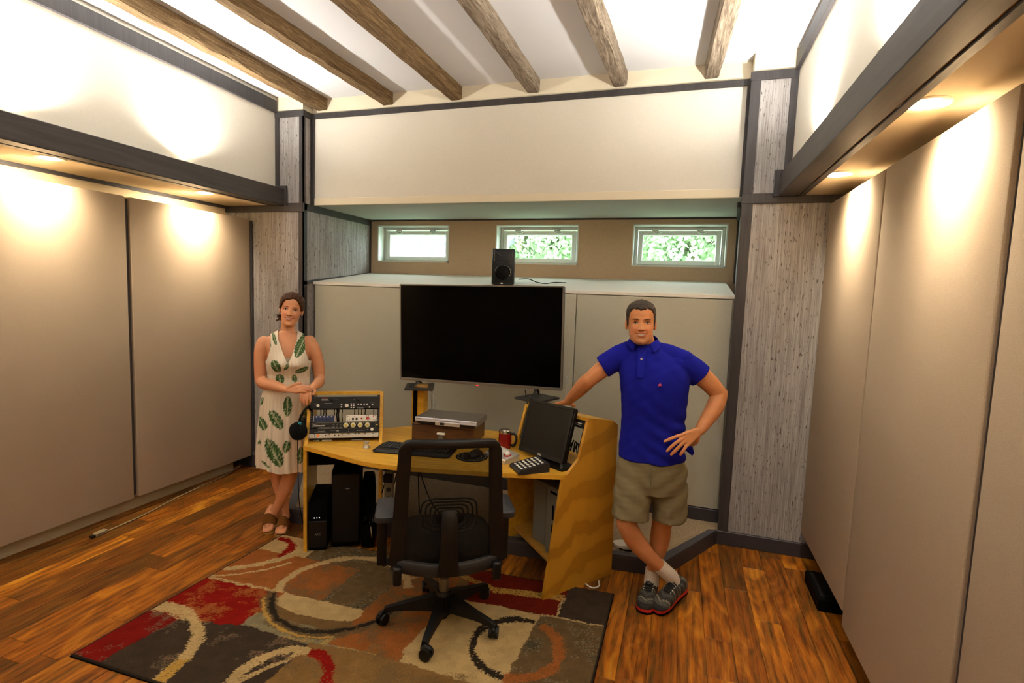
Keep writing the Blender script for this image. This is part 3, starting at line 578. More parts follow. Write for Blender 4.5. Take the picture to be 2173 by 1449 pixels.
def knob(t, x, y, r, mat, h=.012, name='knob', cap=None):
    c = Vector((uu(x), 0, zz(y))); MB().lathe([(r, 0), (r, h*.8), (r*.85, h), (.0004, h)], 18, RM @ Matrix.Translation(c) @ RX(PI/2)).build(name, mat, t, 40, True)
    if cap: MB().lathe([(r*.5, h), (r*.45, h+.0015), (.0003, h+.0015)], 14, RM @ Matrix.Translation(c) @ RX(PI/2)).build('knob_cap', cap, t, 40, True)
def marks(t, items, mat, name='print'):
    mb = MB()
    for x, y, w, h in items: mb.box((uu(x-w/2), -.0009, zz(y+h/2)), (uu(x+w/2), .0005, zz(y-h/2)), RM)
    o = mb.build(name, mat, t, None, True); o['kind'] = 'stuff'
t = unit_thing('monitor_controller', 'black rack controller with round white volume knob, top of the left rack', 165, 1770, 195, 470, 'black')
knob(t, 343, 397, .0095, 'white'); knob(t, 1003, 400, .0125, 'offwhite', .014); knob(t, 685, 265, .016, 'black', .006, 'talkback_grille'); knob(t, 1265, 260, .015, 'black', .006, 'talkback_grille')
for x, y in ((878, 378), (878, 430), (1108, 366), (1165, 366), (1108, 405), (1165, 405), (1108, 447), (1165, 447), (1272, 373), (1342, 373), (1410, 373), (1478, 373), (1606, 376), (1537, 442)): MB().box((uu(x-17), -.003, zz(y+13)), (uu(x+17), 0, zz(y-13)), RM, .001).build('button', 'white', t, None, True)
marks(t, [(490, 255, 150, 14), (500, 275, 165, 10), (570, 348, 175, 10), (1320, 460, 150, 16), (1600, 325, 130, 8), (290, 360, 40, 12), (775, 265, 25, 9), (1180, 265, 25, 9)], 'ink'); marks(t, [(490, 225, 140, 14)], 'red', 'red_print')
t = unit_thing('preamp', 'small navy preamp with five white buttons in the left rack', 240, 735, 622, 765, 'navy', .12)
for k in range(5): knob(t, 318+85*k, 648, .0042, 'white', .004, 'button'); knob(t, 295+81*k, 712, .0045, 'black', .006)
for x in (248, 735): MB().box((uu(x-9), -.004, zz(760)), (uu(x+9), .004, zz(626)), RM, .001).build('end_cap', 'alu', t, None, True)
t = unit_thing('channel_strip', 'white faceplate preamp with red knobs in the left rack', 995, 1705, 618, 767, 'white', .12)
knob(t, 1155, 706, .0078, 'black', .003, 'jack'); knob(t, 1240, 706, .0078, 'black', .003, 'jack'); knob(t, 1358, 700, .006, 'red'); knob(t, 1500, 695, .010, 'red', .014); knob(t, 1637, 648, .0045, 'red', .005, 'lamp')
for x, y in ((1030, 645), (1030, 742), (1675, 640), (1675, 740), (1478, 643), (1523, 643), (1073, 660), (1073, 725), (1637, 722)): knob(t, x, y, .0026, 'char', .002, 'screw')
marks(t, [(1195, 655, 30, 22)], 'ink')
t = unit_thing('compressor', 'black rack compressor with four cream dials and white script lettering', 168, 1765, 772, 912, 'black')
for x in (995, 1163, 1328, 1497): knob(t, x, 848, .0165, 'cream_knob', .009, 'dial', 'yellow')
text('lettering', 'Distressor', .017, 'offwhite', RM @ Matrix.Translation((uu(378), -.0008, zz(845))) @ RX(PI/2), t, True, .0003, shear=.25, bold=.0004)
marks(t, [(540, 815, 120, 8), (710, 825, 40, 8), (790, 825, 40, 8), (872, 825, 40, 8), (710, 865, 50, 12), (790, 865, 50, 12), (872, 865, 50, 12), (710, 893, 50, 8), (790, 893, 50, 8), (872, 893, 50, 8), (560, 885, 380, 4), (235, 845, 5, 120), (1690, 845, 5, 120), (960, 790, 1450, 4)], 'ink')
marks(t, [(1720, 845, 45, 30), (1240, 805, 20, 12), (1410, 805, 20, 12), (1080, 805, 20, 12)], 'yellow', 'yellow_print')
t = unit_thing('converter', 'thin black rack unit with one pale knob above the silver one', 168, 1765, 916, 1020, 'black')
knob(t, 1608, 953, .0105, 'white', .012); knob(t, 1505, 955, .003, 'ink', .002, 'lamp'); marks(t, [(420, 978, 120, 14), (490, 968, 40, 10), (525, 990, 20, 18), (810, 970, 50, 24), (430, 995, 300, 4), (720, 955, 160, 6), (1062, 945, 14, 14), (1062, 985, 14, 14), (1330, 970, 160, 8)], 'ink')
t = unit_thing('di_unit', 'thin silver rack unit with orange sticker at the bottom of the left rack', 150, 1765, 1026, 1130, 'alu')
knob(t, 365, 1068, .0105, 'orange', .0008, 'sticker')
for x in (620, 920, 1068, 1220, 1302, 1450): knob(t, x, 1042, .0058, 'chrome', .011)
for x, y in ((535, 1066), (748, 1066), (833, 1070)): knob(t, x, y, .004, 'black', .003, 'jack')
for x, y in ((288, 1045), (288, 1095), (1632, 1045), (1632, 1100), (175, 1100), (1740, 1105)): knob(t, x, y, .003, 'char', .002, 'screw')
# cables behind the gap in the rack
for k, (x, dx) in enumerate(((395, 0), (455, 12), (520, -8), (715, -10), (760, 15), (800, 10), (880, 12), (1175, 8), (1275, 0), (1345, 4), (1425, 10), (1640, -5))):
    pts = [RM @ Vector((uu(x), .035, zz(455))), RM @ Vector((uu(x+dx), .03, zz(530))), RM @ Vector((uu(x+dx*.3), .035, zz(600))), RM @ Vector((uu(x+dx*1.4), .05, zz(660 if k not in (3, 4, 5, 6) else 765)))]
    o = MB().tube(pts, .0032 if k not in (4, 5) else .0045, 6).build('patch_cable', 'black_matt', None, 60)
    tag(o, 'black patch cable in the gap of the left rack, number %d from the left of twelve hanging there' % (k+1) if False else ['black patch cable above the left end of the navy preamp', 'kinked black patch cable above the navy preamp', 'black patch cable above the middle of the navy preamp', 'black patch cable above the right end of the navy preamp', 'thick black cable just right of the navy preamp', 'thickest black cable right of the navy preamp', 'long black cable between the navy and white preamps', 'black cable above the left end of the white preamp', 'black cable above the twin jacks of the white preamp', 'black cable left of the big red knob', 'thin black cable above the big red knob', 'black cable at the right end of the white preamp'][k], 'cable', 'patch cables in the left rack')
# odds and ends in the slot under the silver unit
for nm, lab, x0, x1, y0, y1, mt in (('usb_stick', 'small grey and orange stick on the desk under the left rack', 235, 385, 1188, 1215, 'ink'), ('eraser', 'short white bar lying under the left rack', 445, 665, 1192, 1216, 'white'), ('ruler', 'thin grey ruler under the right end of the left rack', 1125, 1400, 1190, 1208, 'silver')):
    c0 = np.array(wp(AL, dL, nL, .095, .024+uu(x0), WT+.001)); M = Matrix(((nL[0], dL[0], 0, c0[0]), (nL[1], dL[1], 0, c0[1]), (0, 0, 1, c0[2]), (0, 0, 0, 1)))
    tag(MB().box((0, 0, 0), (uu(x1)-uu(x0), .02, (y1-y0)/1035*.302), M, .001).build(nm, mt), lab, 'stationery')
# ------------------------------------------------------------------ right rack unit
O2 = wp(FR, dR, nR, .283, .022, .965); xr = Vector((-nR[0], -nR[1], 0)); zr = Vector((dR[0]*.27, dR[1]*.27, 1)).normalized(); yr = zr.cross(xr)
o2 = np.array(O2)+np.array([nR[0], nR[1], 0])*.51-np.array([0, 0, .0]); R2 = Matrix(((xr.x, yr.x, zr.x, o2[0]), (xr.y, yr.y, zr.y, o2[1]), (xr.z, yr.z, zr.z, o2[2]), (0, 0, 0, 1)))
t = thing('patch_bay', 'black rack unit with a red and white mark behind the desk monitor', 'audio unit', (o2[0], o2[1], o2[2]))
MB().box((0, 0, 0), (.51, .006, .044), R2, .001).build('faceplate', 'black', t, None, True); MB().box((.015, .006, .002), (.495, .2, .042), R2).build('chassis', 'black_matt', t, None, True)
MB().box((.447, -.0008, .024), (.482, .0003, .030), R2).build('print', 'offwhite', t, None, True); MB().box((.432, -.0008, .024), (.444, .0003, .030), R2).build('red_print', 'red', t, None, True); MB().box((.43, -.0008, .014), (.475, .0003, .018), R2).build('small_print', 'ink', t, None, True)
for k in range(4):
    r2 = random.Random(k); a = np.array(wp(FR, dR, nR, .30, .06+.03*k, .80)); pts = [a, a+[-.02+.01*k, .03, .05], a+[.01, .04, .02+.01*k], a+[.03-.02*k, .07, -.02]]
    pts = [tuple(p) for p in pts]; tag(MB().tube(pts, .004, 6).build('loom_cable', 'black_matt', None, 60), 'black cable looped in the right rack, %s' % ['lowest loop', 'second loop', 'third loop', 'loop nearest the monitor'][k], 'cable', 'cables in the right rack')
# ================================================================== TELEVISION
tv = thing('television', 'large black flat screen television standing on two plates above the desk', 'television', (-1.359, 3.491, 1.03))
TM = TR(-1.359, 3.491, 1.438) @ RZ(.026) @ RX(.012) @ RY(-.018)
w, h = 1.233/2, .717/2
MB().box((-w, .004, -h), (w, .045, h), TM, .006).build('body', 'black', tv, 40, True)
fm = MB()
for lo, hi in (((-w, -.002, -h), (-w+.010, .01, h)), ((w-.010, -.002, -h), (w, .01, h)), ((-w+.01, -.002, h-.010), (w-.01, .01, h)), ((-w+.01, -.002, -h), (w-.01, .01, -h+.020))): fm.box(lo, hi, TM, .0015)
fm.build('bezel', 'bezel', tv, None, True)
MB().box((-w+.01, .001, -h+.02), (w-.01, .006, h-.01), TM).build('screen', 'screen', tv, None, True)
MB().box((-w*.5, .045, -h*.7), (w*.5, .075, h*.3), TM, .008).build('rear_housing', 'black', tv, None, True)
text('logo', 'LG', .016, 'ink', TM @ TR(.0, -.0025, -h+.010) @ RX(PI/2), tv, True, .0004); MB().box((-.012, -.0015, -h-.003), (.012, .004, -h+.001), TM).build('standby_lamp', 'led_red', tv, None, True)
for x in (-.475, .435):
    fb = MB()
    for s in (-1, 1): fb.tube([TM @ Vector((x, .02, -h+.01)), TM @ Vector((x+.004*s, .02+s*.03, -h-.02)), (TM @ Vector((x+.02*s*(1 if x < 0 else .2), .02+s*.085, 0))).xy.to_3d()+Vector((0, 0, 1.033))], [.013, .011, .007], 8, flat=.6)
    fb.build('foot', 'black', tv, 50, True)
# monitor loudspeaker on the cabinet
sp = thing('studio_speaker', 'black two-way studio loudspeaker on the cabinet top behind the television', 'speaker', (-1.435, 4.226, 1.817), .274)
MB().box((-.094, 0, 0), (.094, .22, .298), None, .008, 2).build('cabinet', 'black', sp, 40)
M_ = lambda z: TR(0, 0, z) @ RX(PI/2)
MB().loft([[(-.075, -.0015, .195), (.075, -.0015, .195), (.075, -.0015, .285), (-.075, -.0015, .285)], [(-.02, .02, .228), (.02, .02, .228), (.02, .02, .258), (-.02, .02, .258)]], False, True).build('horn', 'black_gloss', sp)
for s in (-1, 1): MB().extrude([(s*.018, -.0018, .245), (s*.06, -.004, .275), (s*.06, -.004, .262), (s*.018, -.0018, .235)], (0, .002, 0)).build('horn_fin', 'char', sp)
MB().lathe([(.068, 0), (.070, .004), (.064, .007), (.058, .003), (.05, -.012), (.02, -.02), (.0004, -.02)], 32, M_(.098)).build('woofer', 'black_gloss', sp, 40)
MB().lathe([(.022, -.02), (.018, -.006), (.0004, -.002)], 20, M_(.098), cap0=False).build('dust_cap', 'black', sp, 40); MB().box((-.06, -.002, .178), (-.01, 0, .181)).build('port_line', 'char', sp)
MB().box((-.017, -.0026, .004), (.003, -.0006, .014)).build('badge', 'white', sp)
tag(MB().tube([(-1.36, 4.45, 1.87), (-1.28, 4.47, 1.875), (-1.2, 4.46, 1.85), (-1.12, 4.46, 1.8405), (-1.05, 4.5, 1.853), (-.95, 4.52, 1.853)], .004, 6).build('speaker_cable', 'black_matt', None, 60), 'black cable on the cabinet top beside the loudspeaker', 'cable')
# ================================================================== DESK MONITOR
mo = thing('desk_monitor', 'square black computer monitor leaning against the right rack wing', 'monitor', (-.76, 3.06, WT))
MM = TR(-.741, 3.101, .917) @ RZ(-.553) @ RX(-.284) @ RY(-.027); w, h = .385/2, .333/2
MB().box((-w, .006, -h), (w, .045, h), MM, .008).build('body', 'black', mo, 40, True)
fm = MB()
for lo, hi in (((-w, -.004, -h), (-w+.016, .01, h)), ((w-.016, -.004, -h), (w, .01, h)), ((-w+.016, -.004, h-.016), (w-.016, .01, h)), ((-w+.016, -.004, -h), (w-.016, .01, -h+.026))): fm.box(lo, hi, MM, .002)
fm.build('bezel', 'black', mo, None, True); MB().box((-w+.016, .0, -h+.026), (w-.016, .008, h-.016), MM).build('screen', 'screen2', mo, None, True)
text('logo', 'DELL', .014, 'offwhite', MM @ TR(0, -.0045, -h+.012) @ RX(PI/2), mo, True, .0004, bold=.0003)
st = MB().extrude([(-.07, .0, 0), (.17, -.0, 0), (.17, .13, 0), (-.07, .13, 0)], (0, 0, .012), TR(-.735, 3.015, WT+.0005) @ RZ(-.553)); st.build('stand_base', 'black', mo, None, True)
MB().box((-.03, .05, -h-.02), (.09, .085, .05), MM, .006).build('stand_neck', 'black', mo, None, True)
MB().tube([MM @ Vector((w-.02, .02, -h+.01)), MM @ Vector((w+.005, -.005, -h-.045))], .009, 8).build('stand_foot', 'black', mo, 40, True)
# ================================================================== DRAWER BOX, PLAYER
bx = thing('drawer_box', 'dark brown wooden box with one drawer on the desk', 'box', (-1.456, 3.142, WT), .106)
MB().box((-.215, 0, 0), (.215, .30, .128), None, .003).build('case', 'brown_wood', bx); d = MB().box((-.2, -.006, .012), (.2, .006, .112), None, .003).build('drawer', 'brown_wood', bx)
MB().box((-.03, -.03, .070), (.026, -.006, .084), None, .005, 2).build('label_holder', 'white', d, 40); MB().lathe([(.018, 0), (.012, .008), (.017, .02), (.0004, .022)], 18, TR(-.002, -.006, .050) @ RX(PI/2)).build('knob', 'bezel', d, 40)
dv = thing('disc_player', 'slim silver disc player on top of the brown drawer box', 'player', (-1.419, 3.105, WT+.1285), .077)
MB().box((-.213, .012, .012), (.213, .25, .052), None, .003).build('case', 'bezel', dv); MB().box((-.215, 0, .026), (.215, .014, .054), None, .004).build('front', 'silver', dv); MB().box((-.2, .004, .012), (.2, .014, .026)).build('base_strip', 'black', dv)
MB().box((-.07, -.004, .010), (.10, .006, .034), None, .002).build('display_flap', 'alu', dv); MB().box((-.035, -.0046, .014), (-.005, 0, .030)).build('display', 'char', dv); MB().box((-.07, -.001, .040), (.10, .002, .042)).build('tray_line', 'char', dv); MB().box((-.205, -.001, .043), (-.165, .002, .048)).build('print', 'ink', dv); MB().box((.17, -.001, .045), (.205, .002, .050)).build('print', 'ink', dv)
for x in (-.17, .17): 
    for y in (.05, .2): MB().lathe([(.014, 0), (.014, .0125)], 12, TR(x, y, 0)).build('foot', 'black', dv)
tag(MB().tube([(-1.72, 3.46, 1.02), (-1.69, 3.46, .985), (-1.66, 3.44, .93), (-1.645, 3.40, .89), (-1.63, 3.37, .86)], .0045, 8).build('braided_cable', 'bezel', None, 60), 'braided grey cable hanging from the left stand plate to the player', 'cable')
tag(MB().extrude([(-.05, -.02, 0), (.05, -.03, 0), (.05, .03, 0), (-.03, .03, 0)], (0, 0, .022), TR(-1.80, 3.50, 1.0265) @ RZ(.3)).build('wedge', 'tan'), 'small tan wooden wedge under the left television foot', 'wedge')
tag(MB().tube([(-1.0, 3.52, 1.07), (-.975, 3.50, .98), (-.95, 3.44, .9), (-.94, 3.40, .83)], .003, 6).build('thin_cable', 'black_matt', None, 60), 'thin black cable below the right end of the television', 'cable')
# ================================================================== KEYBOARD, MOUSE, CONTROLLERS, MUG
kb = thing('computer_keyboard', 'black computer keyboard with wrist rest on the desk', 'keyboard', (-1.55, 2.945, WT), .15)
def rr(w, d, r, z, n=5, cx=0, cy=0):
    pts = []
    for sx, sy, a0 in ((1, 1, 0), (-1, 1, 90), (-1, -1, 180), (1, -1, 270)):
        for i in range(n): a = math.radians(a0+90*i/(n-1)); pts.append((cx+sx*(w/2-r)+r*math.cos(a), cy+sy*(d/2-r)+r*math.sin(a), z))
    return pts
MB().loft([rr(.50, .21, .03, 0), rr(.505, .215, .03, .008), rr(.48, .19, .03, .016)]).build('body', 'black', kb, 40)
MB().loft([rr(.47, .05, .02, .014, cy=-.072), rr(.46, .045, .02, .018, cy=-.072)]).build('wrist_rest', 'char', kb, 40)
km = MB()
for r in range(6):
    n = 19 if r else 16
    for k in range(n):
        if r == 5 and 3 < k < 9: continue
        x = -.22+.0235*k; y = .075-.021*r - (.0 if r else -.004); km.box((x, y-.008, .015), (x+.0195, y+.008, .0225), None, .002)
km.box((-.125, -.0385, .015), (-.01, -.022, .0225), None, .002); o = km.build('keys', 'char', kb); o['kind'] = 'stuff'
mp_ = thing('mouse_pad', 'round black mouse pad with white rings on the desk', 'mouse pad', (-1.172, 2.972, WT))
MB().lathe([(.098, 0), (.1, .002), (.098, .004)], 40).build('mat', 'black_matt', mp_, 40)
rb = MB()
for r0, r1 in ((.083, .088), (.060, .063)):
    for k in range(22):
        if k % 11 in (4, 5) and r0 < .07: continue
        a0, a1 = 2*PI*k/22, 2*PI*(k+.7)/22; rb.add([(r*math.cos(a), r*math.sin(a), .0044) for r, a in ((r0, a0), (r1, a0), (r1, a1), (r0, a1))], [(0, 1, 2, 3)])
rb.build('ring_print', 'ink', mp_)['kind'] = 'stuff'
ms = thing('computer_mouse', 'black computer mouse on the round mouse pad', 'mouse', (-1.165, 3.01, WT+.0045), -.3)
rings = []
for i in range(9):
    t_ = i/8; y = -.055+.11*t_; wd = .031*math.sin(PI*(.12+.76*t_))**.5; hh = .034*math.sin(PI*(.1+.75*t_))**.8
    rings.append([(wd*math.cos(PI*k/8), y, hh*math.sin(PI*k/8)**.8) for k in range(9)])
MB().loft(rings).build('shell', 'black', ms, 50); MB().lathe([(.008, -.004), (.008, .004)], 14, TR(0, .03, .026) @ RY(PI/2)).build('wheel', 'char', ms, 40)
ct = thing('transport_controller', 'silver wedge controller with a white jog ball beside the mug', 'controller', (-.992, 3.022, WT), -.607)
MB().extrude([(-.105, -.055, 0), (-.105, .055, 0), (-.105, .055, .048), (-.105, -.05, .026), (-.105, -.055, .02)], (.21, 0, 0)).build('body', 'alu', ct)
zt = lambda y: .026+(y+.05)*.2095
bmx = MB()
for i in range(5):
    for j in range(4): y = -.032+.023*j; bmx.box((-.09+.022*i, y-.007, zt(y)-.002), (-.076+.022*i, y+.007, zt(y)+.004), None, .0015)
bmx.build('buttons', 'white', ct)['kind'] = 'stuff'
MB().lathe([(.024, -.004), (.024, .004), (.018, .006)], 24, TR(.058, 0, zt(0)) @ RX(.2), cap1=False).build('jog_ring', 'red', ct, 40); MB().ball((.058, 0, zt(0)+.008), .017, 16, 10).build('jog_ball', 'white', ct, 60)
kp = thing('keypad_controller', 'dark grey keypad with white square buttons on the desk by the monitor', 'controller', (-.778, 2.893, WT), math.radians(-51))
MB().extrude([(-.075, -.095, 0), (-.075, .095, 0), (-.075, .095, .05), (-.075, .085, .054), (-.075, -.088, .022), (-.075, -.095, .016)], (.15, 0, 0)).build('body', 'char', kp)
zt = lambda y: .0235+(y+.088)*.185
for i in range(4):
    for j in range(6): y = -.07+.026*j; MB().box((-.056+.031*i, y-.007, zt(y)-.002), (-.038+.031*i, y+.007, zt(y)+.0025), TR(0, 0, 0), .002).build('button', 'white', kp)
mg = thing('travel_mug', 'red travel mug with steel rim and black handle on the desk', 'mug', (-1.045, 3.238, WT))
MB().lathe([(.037, 0), (.04, .004), (.0445, .05), (.041, .105)], 32).build('body', 'redmug', mg, 60)
MB().lathe([(.0412, .104), (.043, .108), (.042, .122), (.039, .122), (.038, .11)], 32, cap0=False).build('rim', 'chrome', mg, 40)
MB().tube([(.040, 0, .10), (.062, 0, .103), (.077, 0, .09), (.078, 0, .06), (.068, 0, .03), (.055, 0, .018), (.044, 0, .03)], .0085, 8).build('handle', 'black', mg, 60)
cp = MB().lathe([(.02, 0), (.0225, .003), (.019, .012), (.0145, .02), (.0145, .03), (.019, .036), (.019, .04), (.016, .041)], 24, TR(-1.862, 2.872, WT)).build('spool_cup', 'alu', None, 40); tag(cp, 'small waisted aluminium cup on the desk in front of the left rack', 'cup')
# ================================================================== UNDER THE DESK
up = thing('backup_power_unit', 'black tower power unit with three white lights against the left desk leg', 'power unit', wp(AL, dL, nL, .11, .088, .014), math.radians(30))
MB().box((-.058, -.10, 0), (.058, .22, .335), None, .008, 2).build('case', 'black_matt', up, 40); MB().box((-.056, -.106, .02), (.056, -.1, .20), None, .002).build('front', 'black', up)
for k in range(3): MB().ball((-.022+.016*k, -.1, .222), .0024, 8, 6).build('light', 'led', up)
MB().box((-.025, -.1035, .16), (.022, -.1, .185)).build('display', 'led_blue', up); text('logo', 'APC', .02, 'ink', TR(0, -.1065, .11) @ RX(PI/2), up, False, .0004)
tw = thing('computer_tower', 'black computer tower in the dark under the left desk wing', 'computer', wp(AL, dL, nL, .10, .280, .014), math.radians(30)); MB().box((-.112, -.06, 0), (.072, .26, .52), None, .01, 2).build('case', 'black_matt', tw, 40); MB().box((-.108, -.068, .03), (.068, -.06, .50), None, .004).build('front', 'black', tw); MB().box((-.02, -.0695, .40), (.005, -.067, .406)).build('print', 'ink', tw)
s2 = thing('small_speaker', 'small black desktop speaker on the floor under the desk', 'speaker', wp(AL, dL, nL, .27, .400, .014), math.radians(30)); MB().loft([rr(.09, .12, .02, 0), rr(.09, .12, .02, .32), rr(.08, .1, .02, .40), rr(.07, .085, .02, .42)]).build('case', 'black_matt', s2, 40); MB().lathe([(.04, 0), (.03, -.008), (.0004, -.01)], 18, TR(0, -.061, .2) @ RX(PI/2)).build('driver', 'black', s2, 40)
tb = thing('cable_bin', 'low black bin of loose equipment under the desk', 'bin', wp(AL, dL, nL, .09, .405, .014), math.radians(30)); MB().loft([rr(.085, .16, .02, 0), rr(.105, .2, .02, .16), rr(.097, .19, .02, .16), rr(.08, .15, .02, .01)], True, True).build('tub', 'black_matt', tb, 40)
r2 = random.Random(3)
for k in range(7): 
    pts = [(-.04+.08*r2.random(), -.08+.16*r2.random(), .15+.06*r2.random()) for _ in range(5)]
    MB().tube(pts, .005, 6).build('coiled_lead', 'black', tb, 60)
MB().box((-.02, -.05, .16), (.03, -.02, .185), RY(.3)).build('plug', 'bezel', tb); MB().box((.0, .04, .165), (.03, .055, .175)).build('plug', 'chrome', tb); MB().tube([(.02, -.098, .15), (.025, -.112, .11), (.028, -.115, .08)], .005, 6).build('jack_plug', 'chrome', tb, 50)
ps = thing('power_strip', 'upright grey power strip fixed beside the inner desk leg', 'power strip', (-1.80, 3.05, .16), .3); MB().box((-.03, 0, 0), (.03, .03, .36), None, .004).build('body', 'grey_case', ps)
for k in range(5): MB().lathe([(.016, 0), (.016, .003)], 14, TR(0, 0, .04+.065*k) @ RX(PI/2)).build('socket', 'char', ps, 40)
MB().box((-.032, -.03, .29), (.03, 0, .345), None, .004).build('plug', 'black', ps)
cl = ['black lead hanging straight under the desk by the power strip', 'black lead curving left under the desk to the small speaker', 'black lead looping low under the desk behind the bin', 'black lead running right under the desk towards the chair', 'black lead tangled beside the upright power strip', 'black lead drooping from the worktop behind the inner leg']
for k, (x, y, dx) in enumerate(((-1.83, 3.09, .0), (-1.86, 3.1, -.05), (-1.78, 3.12, -.1), (-1.70, 3.2, .32), (-1.84, 3.05, .03), (-1.72, 3.25, .1))):
    tag(MB().tube([(x, y, .695), (x+.02*(k % 2), y+.02, .55), (x+dx*.5, y, .36-.03*k), (x+dx, y-.04, .26-.02*k), (x+dx*1.1+.03, y-.06, .15)], .0045, 6).build('power_lead', 'black_matt', None, 60), cl[k], 'cable', 'leads under the desk')
for k, (w0, w1, s0, hh) in enumerate(((.24, .375, .21, .40), (.075, .20, .17, .42))):
    t = thing('metal_case', ('plain grey equipment case on the right shelf under the desk', 'grey equipment case with hand slots at the end of the right shelf')[k], 'case', wp(FR, dR, nR, s0, (w0+w1)/2, .174), math.atan2(-nR[1], -nR[0]), 'cases on the desk shelf')
    MB().box((-(w1-w0)/2, 0, 0), ((w1-w0)/2, .28, hh), None, .004).build('body', 'grey_case', t)
    if k: 
        for z in (.1, .22): MB().box((-.008, -.0012, z), (.008, .002, z+.09)).build('slot', 'black_matt', t)
        MB().box((-.03, -.0012, .38), (.03, .002, .395)).build('slot', 'black_matt', t)
    else: MB().box((-.06, -.0015, .02), (.06, .0, .38)).build('front', 'grey_case', t)
# headphones hung on the left desk side
hp = thing('headphones', 'black padded headphones hanging on the outside of the left rack', 'headphones', (-2.325, 2.80, .80))
MB().lathe([(.03, -.03), (.055, -.025), (.062, 0), (.055, .03), (.03, .04), (.0004, .042)], 24, TR(0, 0, 0) @ RZ(-.2) @ RX(PI/2)).build('ear_cup', 'fluff', hp, 50); MB().lathe([(.03, -.03), (.055, -.025), (.062, 0), (.055, .03), (.0004, .035)], 24, TR(-.005, .10, .005) @ RZ(-.2) @ RX(-PI/2)).build('ear_cup', 'fluff', hp, 50)
MB().tube([(0, 0, .05), (.02, .0, .10), (.03, .02, .14), (.03, .06, .155), (.02, .1, .12), (0, .11, .05)], [.012, .014, .013, .013, .014, .012], 8, flat=.5).build('headband', 'black', hp, 60); MB().box((-.002, -.02, .052), (.022, -.012, .068), RY(.2), .002).build('badge', 'cyan', hp); MB().box((.012, -.02, .085), (.032, -.008, .115), RY(.25), .003).build('yoke', 'char', hp)
tag(MB().tube([(-2.325, 2.79, .74), (-2.33, 2.80, .5), (-2.345, 2.83, .3), (-2.37, 2.90, .12), (-2.39, 3.0, .01), (-2.38, 3.05, .008)], .003, 6).build('headphone_cable', 'black_matt', None, 60), 'thin black cable hanging down from the headphones', 'cable')
# router, cords, floor box
ro = thing('router', 'rounded white router lying on the carpeted stage by the desk', 'router', (-.265, 3.43, .1015), .5); MB().loft([rr(.11, .085, .03, 0), rr(.12, .095, .035, .012), rr(.11, .085, .03, .026), rr(.08, .055, .02, .03)]).build('shell', 'white', ro, 50); MB().box((-.02, -.046, .008), (.02, -.044, .014)).build('port', 'char', ro)
tag(MB().tube([(-.30, 3.40, .108), (-.25, 3.36, .112), (-.2, 3.38, .108), (-.22, 3.46, .108)], .005, 6).build('router_cable', 'black_matt', None, 60), 'dark cable bunched in front of the white router', 'cable')
tag(MB().tube([(-.49, 3.13, .007), (-.44, 3.06, .005), (-.395, 3.03, .005), (-.36, 3.06, .005), (-.37, 3.12, .006)], .005, 8).build('white_cable', 'white', None, 60), 'short loop of white cable on the floor under the end panel', 'cable')
tag(MB().tube([(-3.86, 3.85, .03), (-3.83, 3.6, .006), (-3.80, 3.3, .005), (-3.75, 3.0, .005), (-3.70, 2.75, .005), (-3.68, 2.5, .006)], .005, 8).build('beige_cord', 'beige_cord', None, 60), 'beige cord lying on the floor along the left wall', 'cord')
pg = thing('cord_plug', 'small beige plug at the end of the floor cord', 'plug', (-3.68, 2.47, .0), .1); MB().box((-.02, -.05, .0), (.02, .03, .028), None, .005).build('body', 'beige_cord', pg); MB().box((-.012, -.08, .008), (.012, -.05, .02), None, .002).build('prongs', 'black', pg)
vb = thing('floor_box', 'low black box on the floor under the right wall panel', 'box', (.98, 3.44, 0)); MB().box((-.12, -.17, 0), (.03, .17, .075), None, .006).build('body', 'black_matt', vb); MB().box((-.10, -.14, .075), (.02, .14, .079), None, .001).build('lid', 'black', vb)
# ================================================================== OFFICE CHAIR
ch = thing('office_chair', 'black mesh-back office chair in front of the desk, seen from behind', 'chair', (-1.09, 2.42, 0), math.radians(28))
for k in range(5):
    a = math.radians(206+72*k-28); c, s = math.cos(a), math.sin(a); P = lambda r, z: (r*c, r*s, z); Mr = RZ(a)
    mb = MB(); rings = []
    for r, zt_, zb, wd in ((.03, .165, .075, .03), (.08, .155, .085, .028), (.2, .125, .088, .021), (.28, .108, .085, .017), (.305, .10, .07, .016)): rings.append([(r, -wd, zb), (r, wd, zb), (r, wd*.8, zt_), (r, -wd*.8, zt_)])
    mb.loft(rings, M=Mr); mb.build('base_arm', 'black', ch, 40)
    cs = MB(); sw = RZ(a+.9+.5*k); T_ = TR(.305*c, .305*s, 0)
    cst = MB()
    for sd in (-1, 1): cst.lathe([(.012, -.009), (.029, -.009), (.031, 0), (.029, .009), (.012, .009)], 20, T_ @ sw @ TR(.012, sd*.014, .0445) @ RX(PI/2))
    cw = cst.build('caster', 'black', ch, 40); MB().cyl((0, 0, .05), (0, 0, .085), .009, None, 10, T_).tube([(-.01, 0, .06), (.01, 0, .078), (.035, 0, .068)], .014, 8, M=T_ @ sw).build('caster_hood', 'black', cw, 50)
MB().lathe([(.045, .06), (.05, .08), (.046, .16), (.035, .18)], 20).build('hub', 'black', ch, 40); MB().lathe([(.022, .03), (.022, .06)], 14).build('hub_stub', 'black', ch, 40)
MB().lathe([(.026, .17), (.026, .25), (.014, .25), (.014, .36)], 18).build('gas_lift', 'bezel', ch, 40)
MB().loft([rr(.22, .26, .05, .33, cy=.0), rr(.26, .30, .06, .345), rr(.26, .30, .06, .385)]).build('mechanism', 'black', ch, 40)
MB().loft([rr(.44, .42, .1, .385, cy=.05), rr(.50, .48, .12, .40, cy=.05), rr(.51, .49, .12, .44, cy=.05), rr(.47, .45, .12, .475, cy=.05)]).build('seat', 'fluff', ch, 60)
